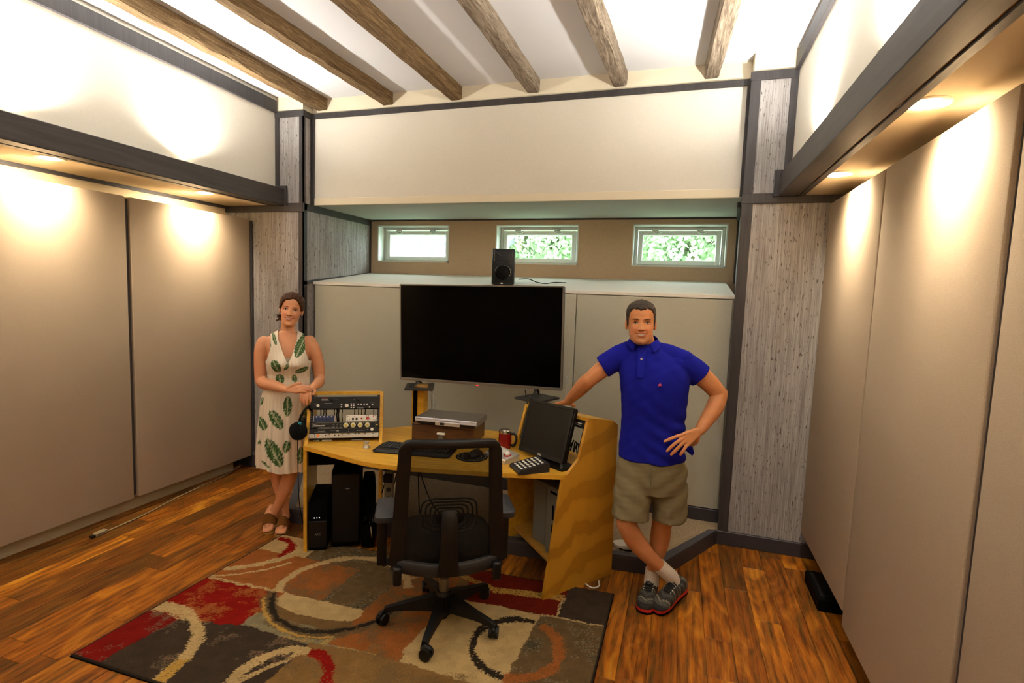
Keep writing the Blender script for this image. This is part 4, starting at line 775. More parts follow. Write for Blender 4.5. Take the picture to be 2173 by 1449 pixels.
# backrest: curved ring frame
def bp(u, z, off=0):      # u -1..1 across, z height -> local point on the curved back
    hwid = .262-(z-.43)/.62*.038; yb = -.255 + .045*u*u - .05*math.sin((z-.43)/.62*PI)*.0 - .045*max(0, (z-.43)/.62)**1.5
    return Vector((u*hwid, yb+off, z))
def bar(pts, w0, d0):
    rings = []
    for i, p in enumerate(pts):
        t_ = (pts[min(i+1, len(pts)-1)]-pts[max(i-1, 0)]).normalized(); n_ = Vector((0, 1, 0)); sd = t_.cross(n_).normalized(); n2 = sd.cross(t_)
        ww = w0[i] if isinstance(w0, list) else w0
        rings.append([p+sd*a*ww/2+n2*b*d0/2 for a, b in ((-1, -.6), (-.7, -1), (.7, -1), (1, -.6), (1, .6), (.7, 1), (-.7, 1), (-1, .6))])
    return rings
br = thing_back = MB()
loop = []
for i in range(9): loop.append(bp(-.92, .45+.565*i/8))
loop += [bp(-.905, 1.03), bp(-.86, 1.041)] + [bp(-.8+1.6*i/8, 1.048+.006*(1-(i/4-1)**2)) for i in range(9)] + [bp(.86, 1.041), bp(.905, 1.03)]
for i in range(9): loop.append(bp(.92, 1.015-.565*i/8))
wl = [.072-.012*i/8 for i in range(9)] + [.052]*2 + [.04]*9 + [.052]*2 + [.060+.012*i/8 for i in range(9)]
br.loft(bar(loop, wl, .03)); fr_ = br.build('back_frame', 'black', ch, 50)
lowb = [bp(-1+2*i/12, .455-.028*(1-(i/6-1)**2)) for i in range(13)]; MB().loft(bar(lowb, .062, .03)).build('back_lower_bar', 'char', ch, 50)
net = []
for j in range(15): net.append([tuple(bp(-.9+1.8*i/16, .475+.56*j/14, .006)) for i in range(17)])
MB().loft(net, False, False, closed=False).build('back_net', 'net', ch, 60)
sb = [Vector((0, -.285, .42)), Vector((0, -.30, .52)), Vector((0, -.305, .62)), Vector((0, -.30, .70)), Vector((0, -.285, .735))]; MB().loft(bar(sb, [.10, .085, .075, .072, .06], .028)).build('spine', 'black', ch, 50)
lb = MB()
for k in range(5):
    hw, hh = .135-.022*k, .085-.015*k; pts = []
    for i in range(28):
        a = 2*PI*i/28; ca, sa = math.cos(a), math.sin(a); x = hw*math.copysign(abs(ca)**.45, ca); z = .695+hh*math.copysign(abs(sa)**.45, sa); p_ = bp(x/.25, z, .016); pts.append(p_)
    lb.tube(pts+[pts[0]], .0045, 6, caps=False)
lb.build('lumbar_support', 'bezel' if False else 'char', ch, 60); MB().loft([[tuple(bp(x/.25, .66+.0*x, .012)) for x in (-.06, 0, .06)], [tuple(bp(x/.25, .685+.006*abs(x)/.06, .012)) for x in (-.06, 0, .06)]], False, False, closed=False).build('lumbar_handle', 'black', ch)
for s in (-1, 1):
    am = thing_a = MB().loft([rr(.095, .25, .03, .60, cx=s*.305, cy=.03), rr(.10, .26, .035, .608, cx=s*.305, cy=.03), rr(.10, .26, .035, .628, cx=s*.305, cy=.03), rr(.085, .24, .03, .635, cx=s*.305, cy=.03)]).build('arm_pad', 'grey_pad', ch, 50)
    MB().box((s*.315-.03, -.02, .34), (s*.315+.018, .06, .60), None, .01, 2).build('arm_post', 'black', ch, 40)
    MB().tube([(s*.325, .02, .36), (s*.315, .02, .335), (s*.22, .02, .36), (s*.12, .02, .37)], [.022, .024, .022, .02], 8, flat=.7).build('arm_bracket', 'black', ch, 50)
    MB().box((s*.235-.02, -.275, .37), (s*.235+.02, -.235, .46), None, .008).build('back_bracket', 'black', ch, 40)
# ================================================================== PEOPLE
def sstep(a, b, x): t = np.clip((x-a)/(b-a), 0, 1); return t*t*(3-2*t)
HT = np.array([0, .03, .07, .12, .20, .30, .40, .50, .60, .70, .80, .90, .96, .99, 1.0])
HA = np.array([.016, .030, .042, .051, .058, .0635, .068, .0715, .0735, .0745, .071, .057, .036, .016, .004])
HF = np.array([.078, .087, .090, .091, .090, .090, .089, .088, .090, .091, .085, .066, .042, .018, .005])
HB = np.array([.040, .015, -.005, -.022, -.040, -.058, -.076, -.089, -.096, -.098, -.094, -.076, -.05, -.022, -.008])
def g2(x, z, x0, z0, sx, sz, a): return a*np.exp(-((np.abs(x)-x0)/sx)**2-((z-z0)/sz)**2)
def face_relief(x, z, fem):
    g = g2(x, z, .031, .121, .016, .011, -.010)+g2(x, z, .030, .1405, .024, .007, .0045 if not fem else .002)+g2(x, z, .037, .084, .018, .015, .007)
    k = np.clip((.134-z)/.05, 0, 1); sx = .0075+.0045*k; below = np.where(z < .083, np.exp(-((.083-z)/.0055)**2), 1)
    g += (.004*sstep(.15, .13, z)+.0205*k)*np.exp(-(x/sx)**2)*below+g2(x, z, .012, .084, .006, .006, .0055)
    zc = .0545+10*x*x; u = np.exp(-(x/.024)**4)
    g += u*(.0055*np.exp(-((z-zc-.0068)/.0040)**2)+.0062*np.exp(-((z-zc+.0075)/.0048)**2)-.0025*np.exp(-((z-zc)/.0030)**2))
    xl = .0175+(.085-z)*.55; g += -.0030*np.exp(-((np.abs(x)-xl)/.0035)**2)*sstep(.048, .058, z)*sstep(.092, .08, z)
    g += g2(x, z, 0, .014, .018, .014, .006)+g2(x, z, 0, .031, .022, .006, -.004)
    return g
def head_grid(H, fem, disp=None, nz=110, nf=130):
    t = (1-np.cos(np.linspace(0, PI, nz)))/2*.35+np.linspace(0, 1, nz)*.65
    a = np.interp(t, HT, HA)*(.95 if fem else 1.0); f = np.interp(t, HT, HF); b = np.interp(t, HT, HB)
    if not fem: a = a+.004*np.exp(-((t-.14)/.1)**2)
    ph = np.linspace(0, 2*PI, nf, endpoint=False); T, P = np.meshgrid(t, ph, indexing='ij'); A_, F_, B_ = (np.repeat(q[:, None], nf, 1) for q in (a, f, b))
    sgn = lambda v, e: np.sign(v)*np.abs(v)**e
    x = A_*sgn(np.sin(P), .88); y = (F_+B_)/2+(F_-B_)/2*sgn(np.cos(P), .92); z = T*.24
    wf = sstep(.05, .55, np.cos(P)); y = y+wf*face_relief(x, z, fem)
    if disp is not None:
        c0 = np.stack([np.zeros_like(x), np.zeros_like(y)-.005, np.full_like(z, .13)], -1); d = np.stack([x, y, z], -1)-c0; d /= np.linalg.norm(d, axis=-1, keepdims=True)
        dd = disp(x, y, z); x, y, z = x+d[..., 0]*dd, y+d[..., 1]*dd, z+d[..., 2]*dd
    s = H/.24; return np.stack([x*s, -y*s, z*s], -1)       # person local: front is -y
def grid_faces(n, m, wrap=True):
    i = np.arange(n*m).reshape(n, m); j = np.roll(i, -1, 1) if wrap else i[:, 1:]; i0 = i if wrap else i[:, :-1]
    return np.stack([i0[:-1], j[:-1], j[1:], i0[1:]], -1).reshape(-1, 4)
def add_grid(mb, G, M):
    n, m = G.shape[:2]; P = G.reshape(-1, 3); P = P @ np.array(M.to_3x3()).T+np.array(M.translation)
    mb.add(P.tolist(), grid_faces(n, m).tolist()+[list(range(m))[::-1], list(range((n-1)*m, n*m))])
def limb(mb, pts, rad, flat=None, n=20, sub=4, ends=True):
    P = np.array(pts, float); R = np.array(rad, float); k = len(P); tt = np.linspace(0, k-1, (k-1)*sub+1)
    def cr(A, t):     # Catmull-Rom
        i = np.clip(t.astype(int), 0, k-2); u = (t-i); g = lambda j: A[np.clip(j, 0, k-1)]; u = u[:, None] if A.ndim > 1 else u
        p0, p1, p2, p3 = g(i-1), g(i), g(i+1), g(i+2); return .5*(2*p1+(p2-p0)*u+(2*p0-5*p1+4*p2-p3)*u*u+(3*p1-p0-3*p2+p3)*u**3)
    Q, r = cr(P, tt), cr(R, tt)
    mb.tube([tuple(q) for q in Q], [float(max(v, .002)) for v in r], n, flat=flat or 1.0)
    if ends:
        for q, v in ((P[0], R[0]), (P[-1], R[-1])): mb.ball(tuple(q), float(v)*.98, 14, 9)
def rings_solid(mb, rows, n=48, p=2.2):
    sg = lambda v: math.copysign(abs(v)**(2/p), v)
    mb.loft([[(cx+hx*sg(math.cos(2*PI*k/n)), cy+hy*sg(math.sin(2*PI*k/n)), z) for k in range(n)] for z, cx, hx, hy, cy in rows])
def interp_rows(rows, m):
    A = np.array(rows, float); k = len(A); tt = np.linspace(0, k-1, m); i = np.clip(tt.astype(int), 0, k-2); u = (tt-i)[:, None]; g = lambda j: A[np.clip(j, 0, k-1)]
    p0, p1, p2, p3 = g(i-1), g(i), g(i+1), g(i+2); return .5*(2*p1+(p2-p0)*u+(2*p0-5*p1+4*p2-p3)*u*u+(3*p1-p0-3*p2+p3)*u**3)
def remesh(mb, vox, smooth=4, fac=.5):
    me = bpy.data.meshes.new('tmp'); me.from_pydata(mb.v, [], mb.f); o = bpy.data.objects.new('tmp', me); C.objects.link(o)
    r = o.modifiers.new('r', 'REMESH'); r.mode = 'VOXEL'; r.voxel_size = vox; r.adaptivity = 0
    if smooth: s = o.modifiers.new('s', 'SMOOTH'); s.factor = fac; s.iterations = smooth
    bpy.context.view_layer.update(); out = bpy.data.meshes.new_from_object(o.evaluated_get(bpy.context.evaluated_depsgraph_get())); bpy.data.objects.remove(o); bpy.data.meshes.remove(me)
    out.polygons.foreach_set('use_smooth', [True]*len(out.polygons)); return out
def verts(me): a = np.empty(len(me.vertices)*3, np.float32); me.vertices.foreach_get('co', a); return a.reshape(-1, 3).astype(float)
def setv(me, V): me.vertices.foreach_set('co', V.astype(np.float32).ravel()); me.update()
def setcol(me, col): 
    a = me.color_attributes.new('Col', 'FLOAT_COLOR', 'POINT'); a.data.foreach_set('color', np.concatenate([col, np.ones((len(col), 1))], 1).astype(np.float32).ravel())
def norms(me): a = np.empty(len(me.vertices)*3, np.float32); me.vertices.foreach_get('normal', a); return a.reshape(-1, 3)
def lc(h): return np.array(lin(h)[:3])
def lnoise(P, f, seed=0):          # cheap smooth 3-D noise from sines
    r = np.random.default_rng(seed); s = 0
    for k in range(7): d = r.normal(size=3); d /= np.linalg.norm(d); s = s+np.sin(P @ d*f*(.7+.25*k)+r.uniform(0, 6.28))
    return s/4
def paint_head(V, col, HM, H, fem):
    Q = (np.array(HM.inverted().to_3x3()) @ V.T).T+np.array(HM.inverted().translation); Q = Q*.24/H; x, y, z = Q[:, 0], -Q[:, 1], Q[:, 2]; ax = np.abs(x)
    inh = (z > -.01) & (z < .25) & (ax < .1) & (y > -.11) & (y < .13); fr = inh & (y > .035)
    def mixin(mask, c, w=1): col[mask] = col[mask]*(1-w)+c*w
    ck = np.exp(-((ax-.04)/.02)**2-((z-.082)/.018)**2)*fr*.35; col[:] = col*(1-ck[:, None])+lc('#c06a4c')*ck[:, None]
    if not fem:
        bd = fr*sstep(.066, .05, z)*sstep(.0, .01, z)*.35; col[:] = col*(1-bd[:, None])+lc('#7d5b46')*bd[:, None]
    ns = fr & (ax < .016) & (ax > .005) & (np.abs(z-.0785) < .0028); mixin(ns, lc('#5a2c1c'), .6)
    zc = .0545+10*x*x
    lip = fr & (np.abs(z-zc-.0005) < .0115*(1-(x/.031)**2)) & (ax < .03); mixin(lip, lc('#a84f42'), .75)
    th = fr & (np.abs(z-zc-.0009) < .0036*(1-(x/.023)**2)) & (ax < .0225); col[th] = lc('#d9cfbe')
    ml = fr & (np.abs(z-zc) < .0018) & (ax > .024) & (ax < .032); mixin(ml, lc('#4d1f16'), .9)
    ln = fr & ~th & lip & (np.abs(np.abs(z-zc-.0009)-.0040*(1-(x/.024)**2)) < .0011); mixin(ln, lc('#5e241c'), .8)
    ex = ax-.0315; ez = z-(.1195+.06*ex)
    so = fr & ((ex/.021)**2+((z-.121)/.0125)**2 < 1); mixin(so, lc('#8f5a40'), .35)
    ey = fr & ((ex/.0125)**2+(ez/(.0040 if fem else .0036))**2 < 1); col[ey] = lc('#b5a293')
    ir = fr & (np.hypot(ex*1.0, ez) < .0052) & (np.abs(ez) < .0046); col[ir] = lc('#2a1a10')
    lid = fr & (np.abs(ex) < .0145) & (np.abs(z-(.1195+.0052-18*ex*ex)) < .0017); col[lid] = lc('#2f1b12')
    low = fr & (np.abs(ex) < .013) & (np.abs(z-(.1195-.0052+14*ex*ex)) < .0012); mixin(low, lc('#7d4a35'), .7)
    bw = fr & (np.abs(ax-.032) < .0175) & (np.abs(z-(.1365+.0035*np.cos((ax-.034)*70))) < (.0024 if fem else .0034)*(1.15-((ax-.03)/.02)**2*.7)); mixin(bw, lc('#3b2516'), .85)
    if not fem:      # laughter lines beside the eyes
        cf = fr & (ax > .047) & (ax < .06) & (np.minimum(np.abs(z-.122+.25*(ax-.047)), np.abs(z-.116+.5*(ax-.047))) < .0009); mixin(cf, lc('#8a5236'), .5)
    return col
def shell(name, me, mat, parent): me.materials.clear(); me.materials.append(mat); return link(name, me, parent)
MT['skin'] = vcol('skin', .55, .35, sss=.12); MT['cloth_v'] = vcol('printed cloth', .9, .1, bumpn=700); MT['hair_b'] = streak_wood('brown hair', [(.3, '#24120a'), (.55, '#452612'), (.8, '#6a4121')], (120, 120, 26), .6, .6, bumpy=.6, spec=.2, rnd=0, kind='Object'); MT['hair_g'] = streak_wood('dark greying hair', [(.3, '#1a1511'), (.55, '#463d35'), (.75, '#7d766e')], (190, 190, 60), .6, .7, bumpy=.8, rnd=0, kind='Object', spec=.15)
MT['polo'] = fabric('royal blue pique', '#10147c', '#181c92', 500, .5); MT['khaki'] = fabric('khaki twill', '#6f6549', '#7f7557', 420, .4); MT['sock'] = fabric('white rib sock', '#c9c0b0', '#d8d0c2', 300, .6)
MT['shoe'] = vcol('trail shoe upper', .7, .3, bumpn=500); MT['shoe_red'] = plain('red midsole', '#b3201d', .55); MT['leather'] = fabric('tan suede', '#5f3a17', '#744a20', 300, .4); MT['cork'] = plain('cork sole', '#a67a3a', .8); MT['button'] = plain('pale button', '#cfcbc0', .4); MT['emblem'] = plain('red stitched emblem', '#d04a5a', .7)

# ------------------------------------------------------------------ the woman
wo = thing('person', 'woman in a sleeveless cream dress with green leaves, hands on the desk rack', 'person', (-2.62, 3.02, 0), math.radians(41))
b = MB(); Hw = .236; HMw = TR(.024, .012, 1.4585) @ RY(math.radians(8)) @ RZ(math.radians(-6)) @ RX(math.radians(-2))
add_grid(b, head_grid(Hw, True), HMw)
for s in (-1, 1): b.ball((s*.073, .006, .112), (.008, .018, .030), 12, 10, HMw)
limb(b, [(.016, .03, 1.36), (.018, .026, 1.43), (.022, .012, 1.50)], [.058, .048, .047])
rings_solid(b, interp_rows([(.82, .01, .145, .10, 0), (.95, .01, .148, .105, 0), (1.05, .017, .122, .092, 0), (1.12, .02, .118, .085, 0), (1.2, .02, .128, .098, -.008), (1.28, .018, .14, .092, -.002), (1.335, .012, .152, .078, .006), (1.375, .01, .135, .06, .014), (1.405, .014, .085, .05, .018), (1.425, .016, .05, .045, .02)], 50))
limb(b, [(-.135, .01, 1.345), (-.150, .008, 1.29), (-.158, .008, 1.2), (-.156, .0, 1.088), (-.138, -.045, 1.066)], [.047, .048, .043, .039, .037])
limb(b, [(-.152, -.005, 1.083), (-.125, -.06, 1.068), (-.07, -.13, 1.066), (.0, -.215, 1.053)], [.038, .039, .036, .025])
limb(b, [(.158, .01, 1.35), (.185, .008, 1.29), (.213, .01, 1.2), (.226, .0, 1.095), (.222, -.03, 1.075)], [.047, .049, .045, .039, .037])
limb(b, [(.226, .0, 1.092), (.222, -.06, 1.075), (.205, -.13, 1.068), (.17, -.215, 1.058)], [.038, .038, .035, .025])
def palm(b, w, k0, k1, th=.013):   # flat palm between the wrist and the knuckle line
    w, k0, k1 = (np.array(p, float) for p in (w, k0, k1))
    for t in np.linspace(0, 1, 5): limb(b, [tuple(w+(k0-k1)*.25*(.5-t)), tuple(k0+(k1-k0)*t)], [th*1.15, th*.82], n=12, sub=2)
def fingers(b, chains, r=.0085):
    for ch in chains: limb(b, ch, [r*1.1]+[r]*(len(ch)-2)+[r*.78], n=10, sub=3)
# her right hand (over), fingers together pointing to the image right
palm(b, (.0, -.217, 1.052), (.082, -.292, 1.078), (.074, -.297, 1.045))
fingers(b, [[(.080, -.292, 1.078), (.108, -.30, 1.088), (.132, -.298, 1.084), (.150, -.293, 1.076)], [(.080, -.296, 1.068), (.112, -.307, 1.078), (.138, -.306, 1.074), (.158, -.302, 1.066)], [(.078, -.298, 1.058), (.108, -.313, 1.067), (.132, -.314, 1.062), (.150, -.310, 1.055)], [(.074, -.298, 1.048), (.098, -.315, 1.054), (.116, -.317, 1.050), (.130, -.314, 1.044)]])
fingers(b, [[(.018, -.235, 1.066), (.045, -.262, 1.086), (.075, -.275, 1.098), (.098, -.280, 1.102)]], .0098)
# her left hand (under), draped over the rack corner with the fingers hanging
palm(b, (.168, -.222, 1.058), (.150, -.288, 1.052), (.098, -.282, 1.048))
fingers(b, [[(.098, -.284, 1.046), (.093, -.308, 1.030), (.091, -.316, 1.003), (.094, -.314, .982)], [(.114, -.288, 1.048), (.111, -.316, 1.028), (.110, -.325, .995), (.113, -.322, .966)], [(.131, -.290, 1.050), (.130, -.320, 1.030), (.130, -.329, .996), (.132, -.326, .963)], [(.148, -.288, 1.050), (.150, -.316, 1.032), (.151, -.326, 1.000), (.151, -.324, .974)]])
fingers(b, [[(.176, -.238, 1.05), (.182, -.27, 1.043), (.176, -.298, 1.037), (.168, -.314, 1.030)]], .0098)
# legs crossed at the ankles
limb(b, [(.07, .0, .84), (.055, -.01, .62), (.038, -.03, .46), (.012, -.018, .34), (-.035, .0, .21), (-.072, .018, .125), (-.082, .03, .085)], [.078, .066, .051, .051, .036, .029, .032])
limb(b, [(-.05, .02, .84), (-.058, .02, .62), (-.058, .03, .45), (-.045, .06, .33), (-.02, .055, .19), (-.004, .04, .10), (-.002, .045, .06)], [.078, .066, .051, .051, .036, .029, .032])
def foot(b, heel, ball, toe, wd, up=(0, 0, 1)):
    heel, ball, toe = (np.array(p, float) for p in (heel, ball, toe)); ax = (toe-heel)/np.linalg.norm(toe-heel); sd = np.cross(ax, up); sd /= np.linalg.norm(sd); un = np.cross(sd, ax)
    limb(b, [tuple(heel+un*.018), tuple((heel+ball)/2+un*.03), tuple(ball+un*.008)], [.027, .03, .022], n=16)
    for k in range(5):
        o = (k-2)*wd/5.2; s = 1-abs(k-1.6)*.07; limb(b, [tuple(heel*.45+ball*.55+sd*o*.7+un*.012), tuple(ball+sd*o+un*.004), tuple(ball+(toe-ball)*s+sd*o*.95)], [.014, .012, .0085 if k else .0085], n=10, sub=3)
foot(b, (-.088, .085, .112), (-.112, -.045, .04), (-.118, -.085, .024), .074, (-.25, .25, 1)); foot(b, (.002, .075, .032), (-.03, -.10, .030), (-.038, -.148, .026), .074)
me = remesh(b, .0030, 3, .45); V = verts(me); nz_ = lnoise(V, 60, 1)[:, None]
col = lc('#cd9068')*(1+.05*nz_); kn = np.exp(-((V[:, 2]-1.0)/.1)**2); col = col*(1-.0*kn[:, None]); col = paint_head(V, col, HMw, Hw, True)
tz = V[:, 2] < .05; setcol(me, np.clip(col, 0, 1)); shell('body', me, MT['skin'], wo)
def hairw(x, y, z):
    ln = np.interp(y, [-.1, -.05, -.02, .02, .045, .07, .1], [.055, .075, .105, .118, .150, .178, .190]); ln = ln+np.where(y > .03, .012*np.exp(-((x-.012)/.02)**2), 0)-.020*sstep(.03, .062, np.abs(x))*(y > .03)
    m_ = sstep(-.004, .010, z-ln); st = .0018*np.sin(46*np.arctan2(x-.01, z-.05)*1.0+9*y*10)
    return m_*(.0095+.004*sstep(.03, .07, np.abs(x))+st)-(1-m_)*.006
G = head_grid(Hw, True, hairw); hb = MB(); add_grid(hb, G, HMw)
rs = random.Random(5)
for k in range(16):     # loose tufts at the nape, showing on the image left
    a = rs.uniform(-.3, .9); z0 = rs.uniform(.035, .07); p0 = Vector((-.062+rs.uniform(-.006, .01), .03+rs.uniform(-.01, .02), z0)); p1 = p0+Vector((-.016-.012*rs.random(), .0, -.004+.02*(rs.random()-.5))); p2 = p1+Vector((-.008*rs.random(), 0, -.012*rs.random()))
    hb.tube([p0, p1, p2], [.006, .004, .0012], 6, M=HMw)
hb.ball((0, .085, .075), (.04, .03, .04), 14, 10, HMw); hb.build('hair', 'hair_b', wo, 70)
# dress: skirt and bodice as one fine grid with the neckline and armholes left open
LEAF = [(-0.107, 1.345, 0.076, 0.032, -78),(-0.068, 1.377, 0.092, 0.022, -75),(0.102, 1.331, 0.172, 0.068, 65),(-0.057, 1.196, 0.092, 0.055, -65),(0.104, 1.166, 0.092, 0.039, 15),(-0.034, 1.104, 0.074, 0.055, -80),(0.058, 1.107, 0.061, 0.032, -80),(0.013, 0.917, 0.141, 0.054, 88),(-0.059, 0.828, 0.148, 0.068, -62),(-0.148, 0.795, 0.092, 0.061, -60),(-0.152, 0.939, 0.068, 0.027, 70),(-0.072, 0.6, 0.209, 0.089, -65),(0.006, 0.641, 0.084, 0.052, 75),(0.094, 0.568, 0.117, 0.044, 85),(-0.163, 0.66, 0.034, 0.022, -80),(-0.126, 0.521, 0.068, 0.017, -40),(0.008, 1.194, 0.055, 0.025, 60),(0.147, 0.856, 0.098, 0.049, 80),(0.135, 0.721, 0.074, 0.049, -60)]
def dress_rows(): return [(.455, .0, .190, .165, .0), (.55, -.002, .186, .158, .0), (.70, .0, .178, .146, .0), (.85, .006, .170, .132, .0), (.97, .010, .162, .120, .0), (1.05, .017, .142, .108, -.002), (1.105, .021, .134, .098, -.004), (1.125, .021, .133, .098, -.006), (1.16, .022, .138, .108, -.012), (1.205, .022, .143, .122, -.020), (1.25, .022, .146, .116, -.014), (1.30, .02, .150, .100, -.002), (1.34, .014, .158, .085, .006), (1.38, .012, .142, .068, .014), (1.41, .015, .092, .057, .018), (1.432, .017, .056, .050, .02)]
R_ = interp_rows(dress_rows(), 230); nth = 240; th = np.linspace(0, 2*PI, nth, endpoint=False); z = R_[:, 0][:, None]+0*th; cx, hx, hy, cy = (R_[:, i][:, None] for i in (1, 2, 3, 4))
sg = lambda v, e: np.sign(v)*np.abs(v)**e
pl = sstep(1.10, .60, z); ple = (.5*np.sin(17*th+1.3*np.sin(3*th))+.35*np.sin(29*th+.7))*.0085*pl + .0016*np.sin(60*th)*sstep(1.26, 1.2, z)*sstep(1.1, 1.14, z)+.0022*np.sin(44*th)*sstep(1.0, 1.1, z)*sstep(1.12, 1.10, z)
X = cx+(hx+ple)*sg(np.cos(th), .93); Y = cy+(hy+ple)*sg(np.sin(th), .93); fr_ = np.sin(th) < 0
bust = .026*np.exp(-((np.abs(X-.022)-.062)/.042)**2-((z-1.205)/.045)**2)*fr_; Y = Y-bust
Z = z.copy(); Z = np.where(z < .6, z+(.6-z)/.145*(.028*(-X/.19)+.008*np.sin(5*th+1)), z)
band = (np.abs(z-1.118) < .009); Y = np.where(band, cy+(Y-cy)*1.03, Y); X = np.where(band, cx+(X-cx)*1.03, X)
dcol = np.zeros(X.shape+(3,))+lc('#d6c9b3'); dcol *= (1+.05*np.sin(40*th))[..., None]
gr = lc('#34502c'); gr2 = lc('#567343')
fi_ = np.random.default_rng(2).random(X.shape)
for (lx, lz, ll, lw, la) in LEAF:
    a = math.radians(la); dx, dz = X-lx, Z-lz; u = (dx*math.cos(a)+dz*math.sin(a))/(ll/2); v = (-dx*math.sin(a)+dz*math.cos(a))/(lw/2)
    wv = np.clip(1-u*u, 0, 1)**.6*(1+.10*np.sin(u*26)); ins = (np.abs(v) < wv) & (np.abs(u) < 1) & fr_
    vein = (np.abs(v) < .10) | (np.abs(np.sin((u*5.5+np.abs(v)*1.9)*PI*.9)) < .20) & (np.abs(v) < .75*wv)
    k = ins & ~vein; dcol[k] = np.where(fi_[k][:, None] > .35, gr, gr2)
    k2 = ins & vein; dcol[k2] = lc('#a8ab8a')
# the same leaves scattered over the back
for k in range(22):
    r3 = random.Random(100+k); lx, lz, ll, lw, a = r3.uniform(-.15, .18), r3.uniform(.5, 1.3), r3.uniform(.07, .16), r3.uniform(.03, .06), r3.uniform(0, PI); dx, dz = X-lx, Z-lz; u = (dx*math.cos(a)+dz*math.sin(a))/(ll/2); v = (-dx*math.sin(a)+dz*math.cos(a))/(lw/2)
    ins = (np.abs(v) < np.clip(1-u*u, 0, 1)**.6) & (np.abs(u) < 1) & ~fr_ & (np.abs(v) > .1); dcol[ins] = gr
keep = np.ones(X.shape, bool)
vn = np.interp(z, [1.222, 1.30, 1.37, 1.432], [.004, .034, .056, .062]); keep &= ~(fr_ & (z > 1.222) & (np.abs(X-.016+.0*z) < vn))
keep &= ~((~fr_) & (z > 1.40) & (np.abs(X-.016) < .058))
xo = np.interp(z, [1.19, 1.23, 1.30, 1.36, 1.43], [.20, .133, .112, .110, .11]); keep &= ~((z > 1.195) & (np.abs(X-.016) > xo))
F = grid_faces(230, nth); kf = keep.reshape(-1)[F].all(1); me = bpy.data.meshes.new('dress'); me.from_pydata(np.stack([X, Y, Z], -1).reshape(-1, 3).tolist(), [], F[kf].tolist()); me.polygons.foreach_set('use_smooth', [True]*len(me.polygons)); setcol(me, dcol.reshape(-1, 3))
o = shell('dress', me, MT['cloth_v'], wo); md = o.modifiers.new('thickness', 'SOLIDIFY'); md.thickness = .003; md.offset = 1
MT['dress_trim'] = fabric('cream dress trim', '#bfb197', '#cdbfa6', 400, .3)
MB().extrude([(-.034, -.112, 1.205), (.074, -.112, 1.205), (.062, -.108, 1.246), (-.02, -.108, 1.246)], (0, .006, 0)).build('bodice_insert', 'dress_trim', wo)
for heel, ball, toe, up in (((-.088, .085, .112), (-.112, -.045, .04), (-.118, -.085, .024), (-.25, .25, 1)), ((.002, .075, .032), (-.03, -.10, .030), (-.038, -.148, .026), (0, 0, 1))):
    h_, b_, t_ = (Vector(p) for p in (heel, ball, toe)); ax = (t_-h_).normalized(); sd = ax.cross(Vector(up)).normalized(); un = sd.cross(ax); t2 = t_+ax*.014; ln = (t2-h_).length
    outl = []
    for k in range(36):
        a = 2*PI*k/36; u = .5-.5*math.cos(a); wdt = .030+.013*math.sin(min(1, u*1.25)*PI*.5)**2; wdt *= (1-(abs(2*u-1))**6)**.5 if abs(2*u-1) < 1 else 0; outl.append(h_-ax*.02+ax*(ln+.02)*u+sd*math.copysign(wdt, math.sin(a))-un*.014)
    sl_ = MB().extrude([tuple(p) for p in outl], tuple(un*-.016)); sl_.build('sandal_sole', 'cork', wo)
    MB().extrude([tuple(p-un*.016) for p in outl], tuple(un*-.006)).build('sandal_tread', 'leather', wo)
    cs = MB(); rg_ = []
    for j in range(9):
        f_ = .58+.40*j/8; c_ = h_+(b_-h_)*f_; rw = .041+.006*j/8; rh = .066-.034*j/8
        rg_.append([tuple(c_+sd*(rw*math.cos(PI*k/14))*1.0+un*(-.014+(rh+.014)*math.sin(PI*k/14)**.8)) for k in range(15)])
    o = cs.loft(rg_, False, False, closed=False).build('sandal_strap', 'leather', wo, 60); md = o.modifiers.new('thickness', 'SOLIDIFY'); md.thickness = .003

# ------------------------------------------------------------------ the man
mn = thing('person', 'man in a royal blue polo shirt and khaki shorts, one hand on his hip', 'person', (-.05, 3.03, 0), .03)
b = MB(); Hm = .243; HMm = TR(-.148, .005, 1.486) @ RY(math.radians(-1.5)) @ RZ(math.radians(5)) @ RX(math.radians(-3))
add_grid(b, head_grid(Hm, False), HMm)
for s in (-1, 1): b.ball((s*.078, .008, .112), (.010, .020, .033), 12, 10, HMm)
limb(b, [(-.10, .045, 1.41), (-.125, .035, 1.48), (-.145, .015, 1.555)], [.066, .060, .058])
rings_solid(b, interp_rows([(.78, -.05, .15, .10, .01), (1.0, -.05, .15, .10, .01), (1.25, -.056, .165, .105, .01), (1.38, -.07, .17, .09, .02), (1.43, -.09, .13, .07, .03), (1.46, -.11, .07, .05, .035)], 30))
limb(b, [(-.25, .02, 1.415), (-.335, .01, 1.345), (-.42, .0, 1.265), (-.435, .01, 1.25)], [.058, .052, .043, .042])
limb(b, [(-.425, .0, 1.262), (-.47, .05, 1.21), (-.52, .11, 1.15), (-.565, .165, 1.095)], [.044, .045, .037, .028])
palm(b, (-.567, .168, 1.092), (-.585, .25, 1.06), (-.64, .225, 1.058), .014)
fingers(b, [[(-.585, .25, 1.058), (-.59, .285, 1.055), (-.592, .315, 1.045)], [(-.602, .245, 1.058), (-.612, .285, 1.055), (-.617, .32, 1.044)], [(-.62, .238, 1.058), (-.636, .275, 1.055), (-.645, .305, 1.044)], [(-.638, .228, 1.058), (-.657, .255, 1.053), (-.668, .278, 1.044)], [(-.575, .19, 1.075), (-.55, .22, 1.06), (-.535, .245, 1.05)]], .0092)
limb(b, [(.088, .02, 1.405), (.17, .035, 1.345), (.24, .05, 1.285), (.293, .062, 1.228)], [.060, .056, .051, .045])
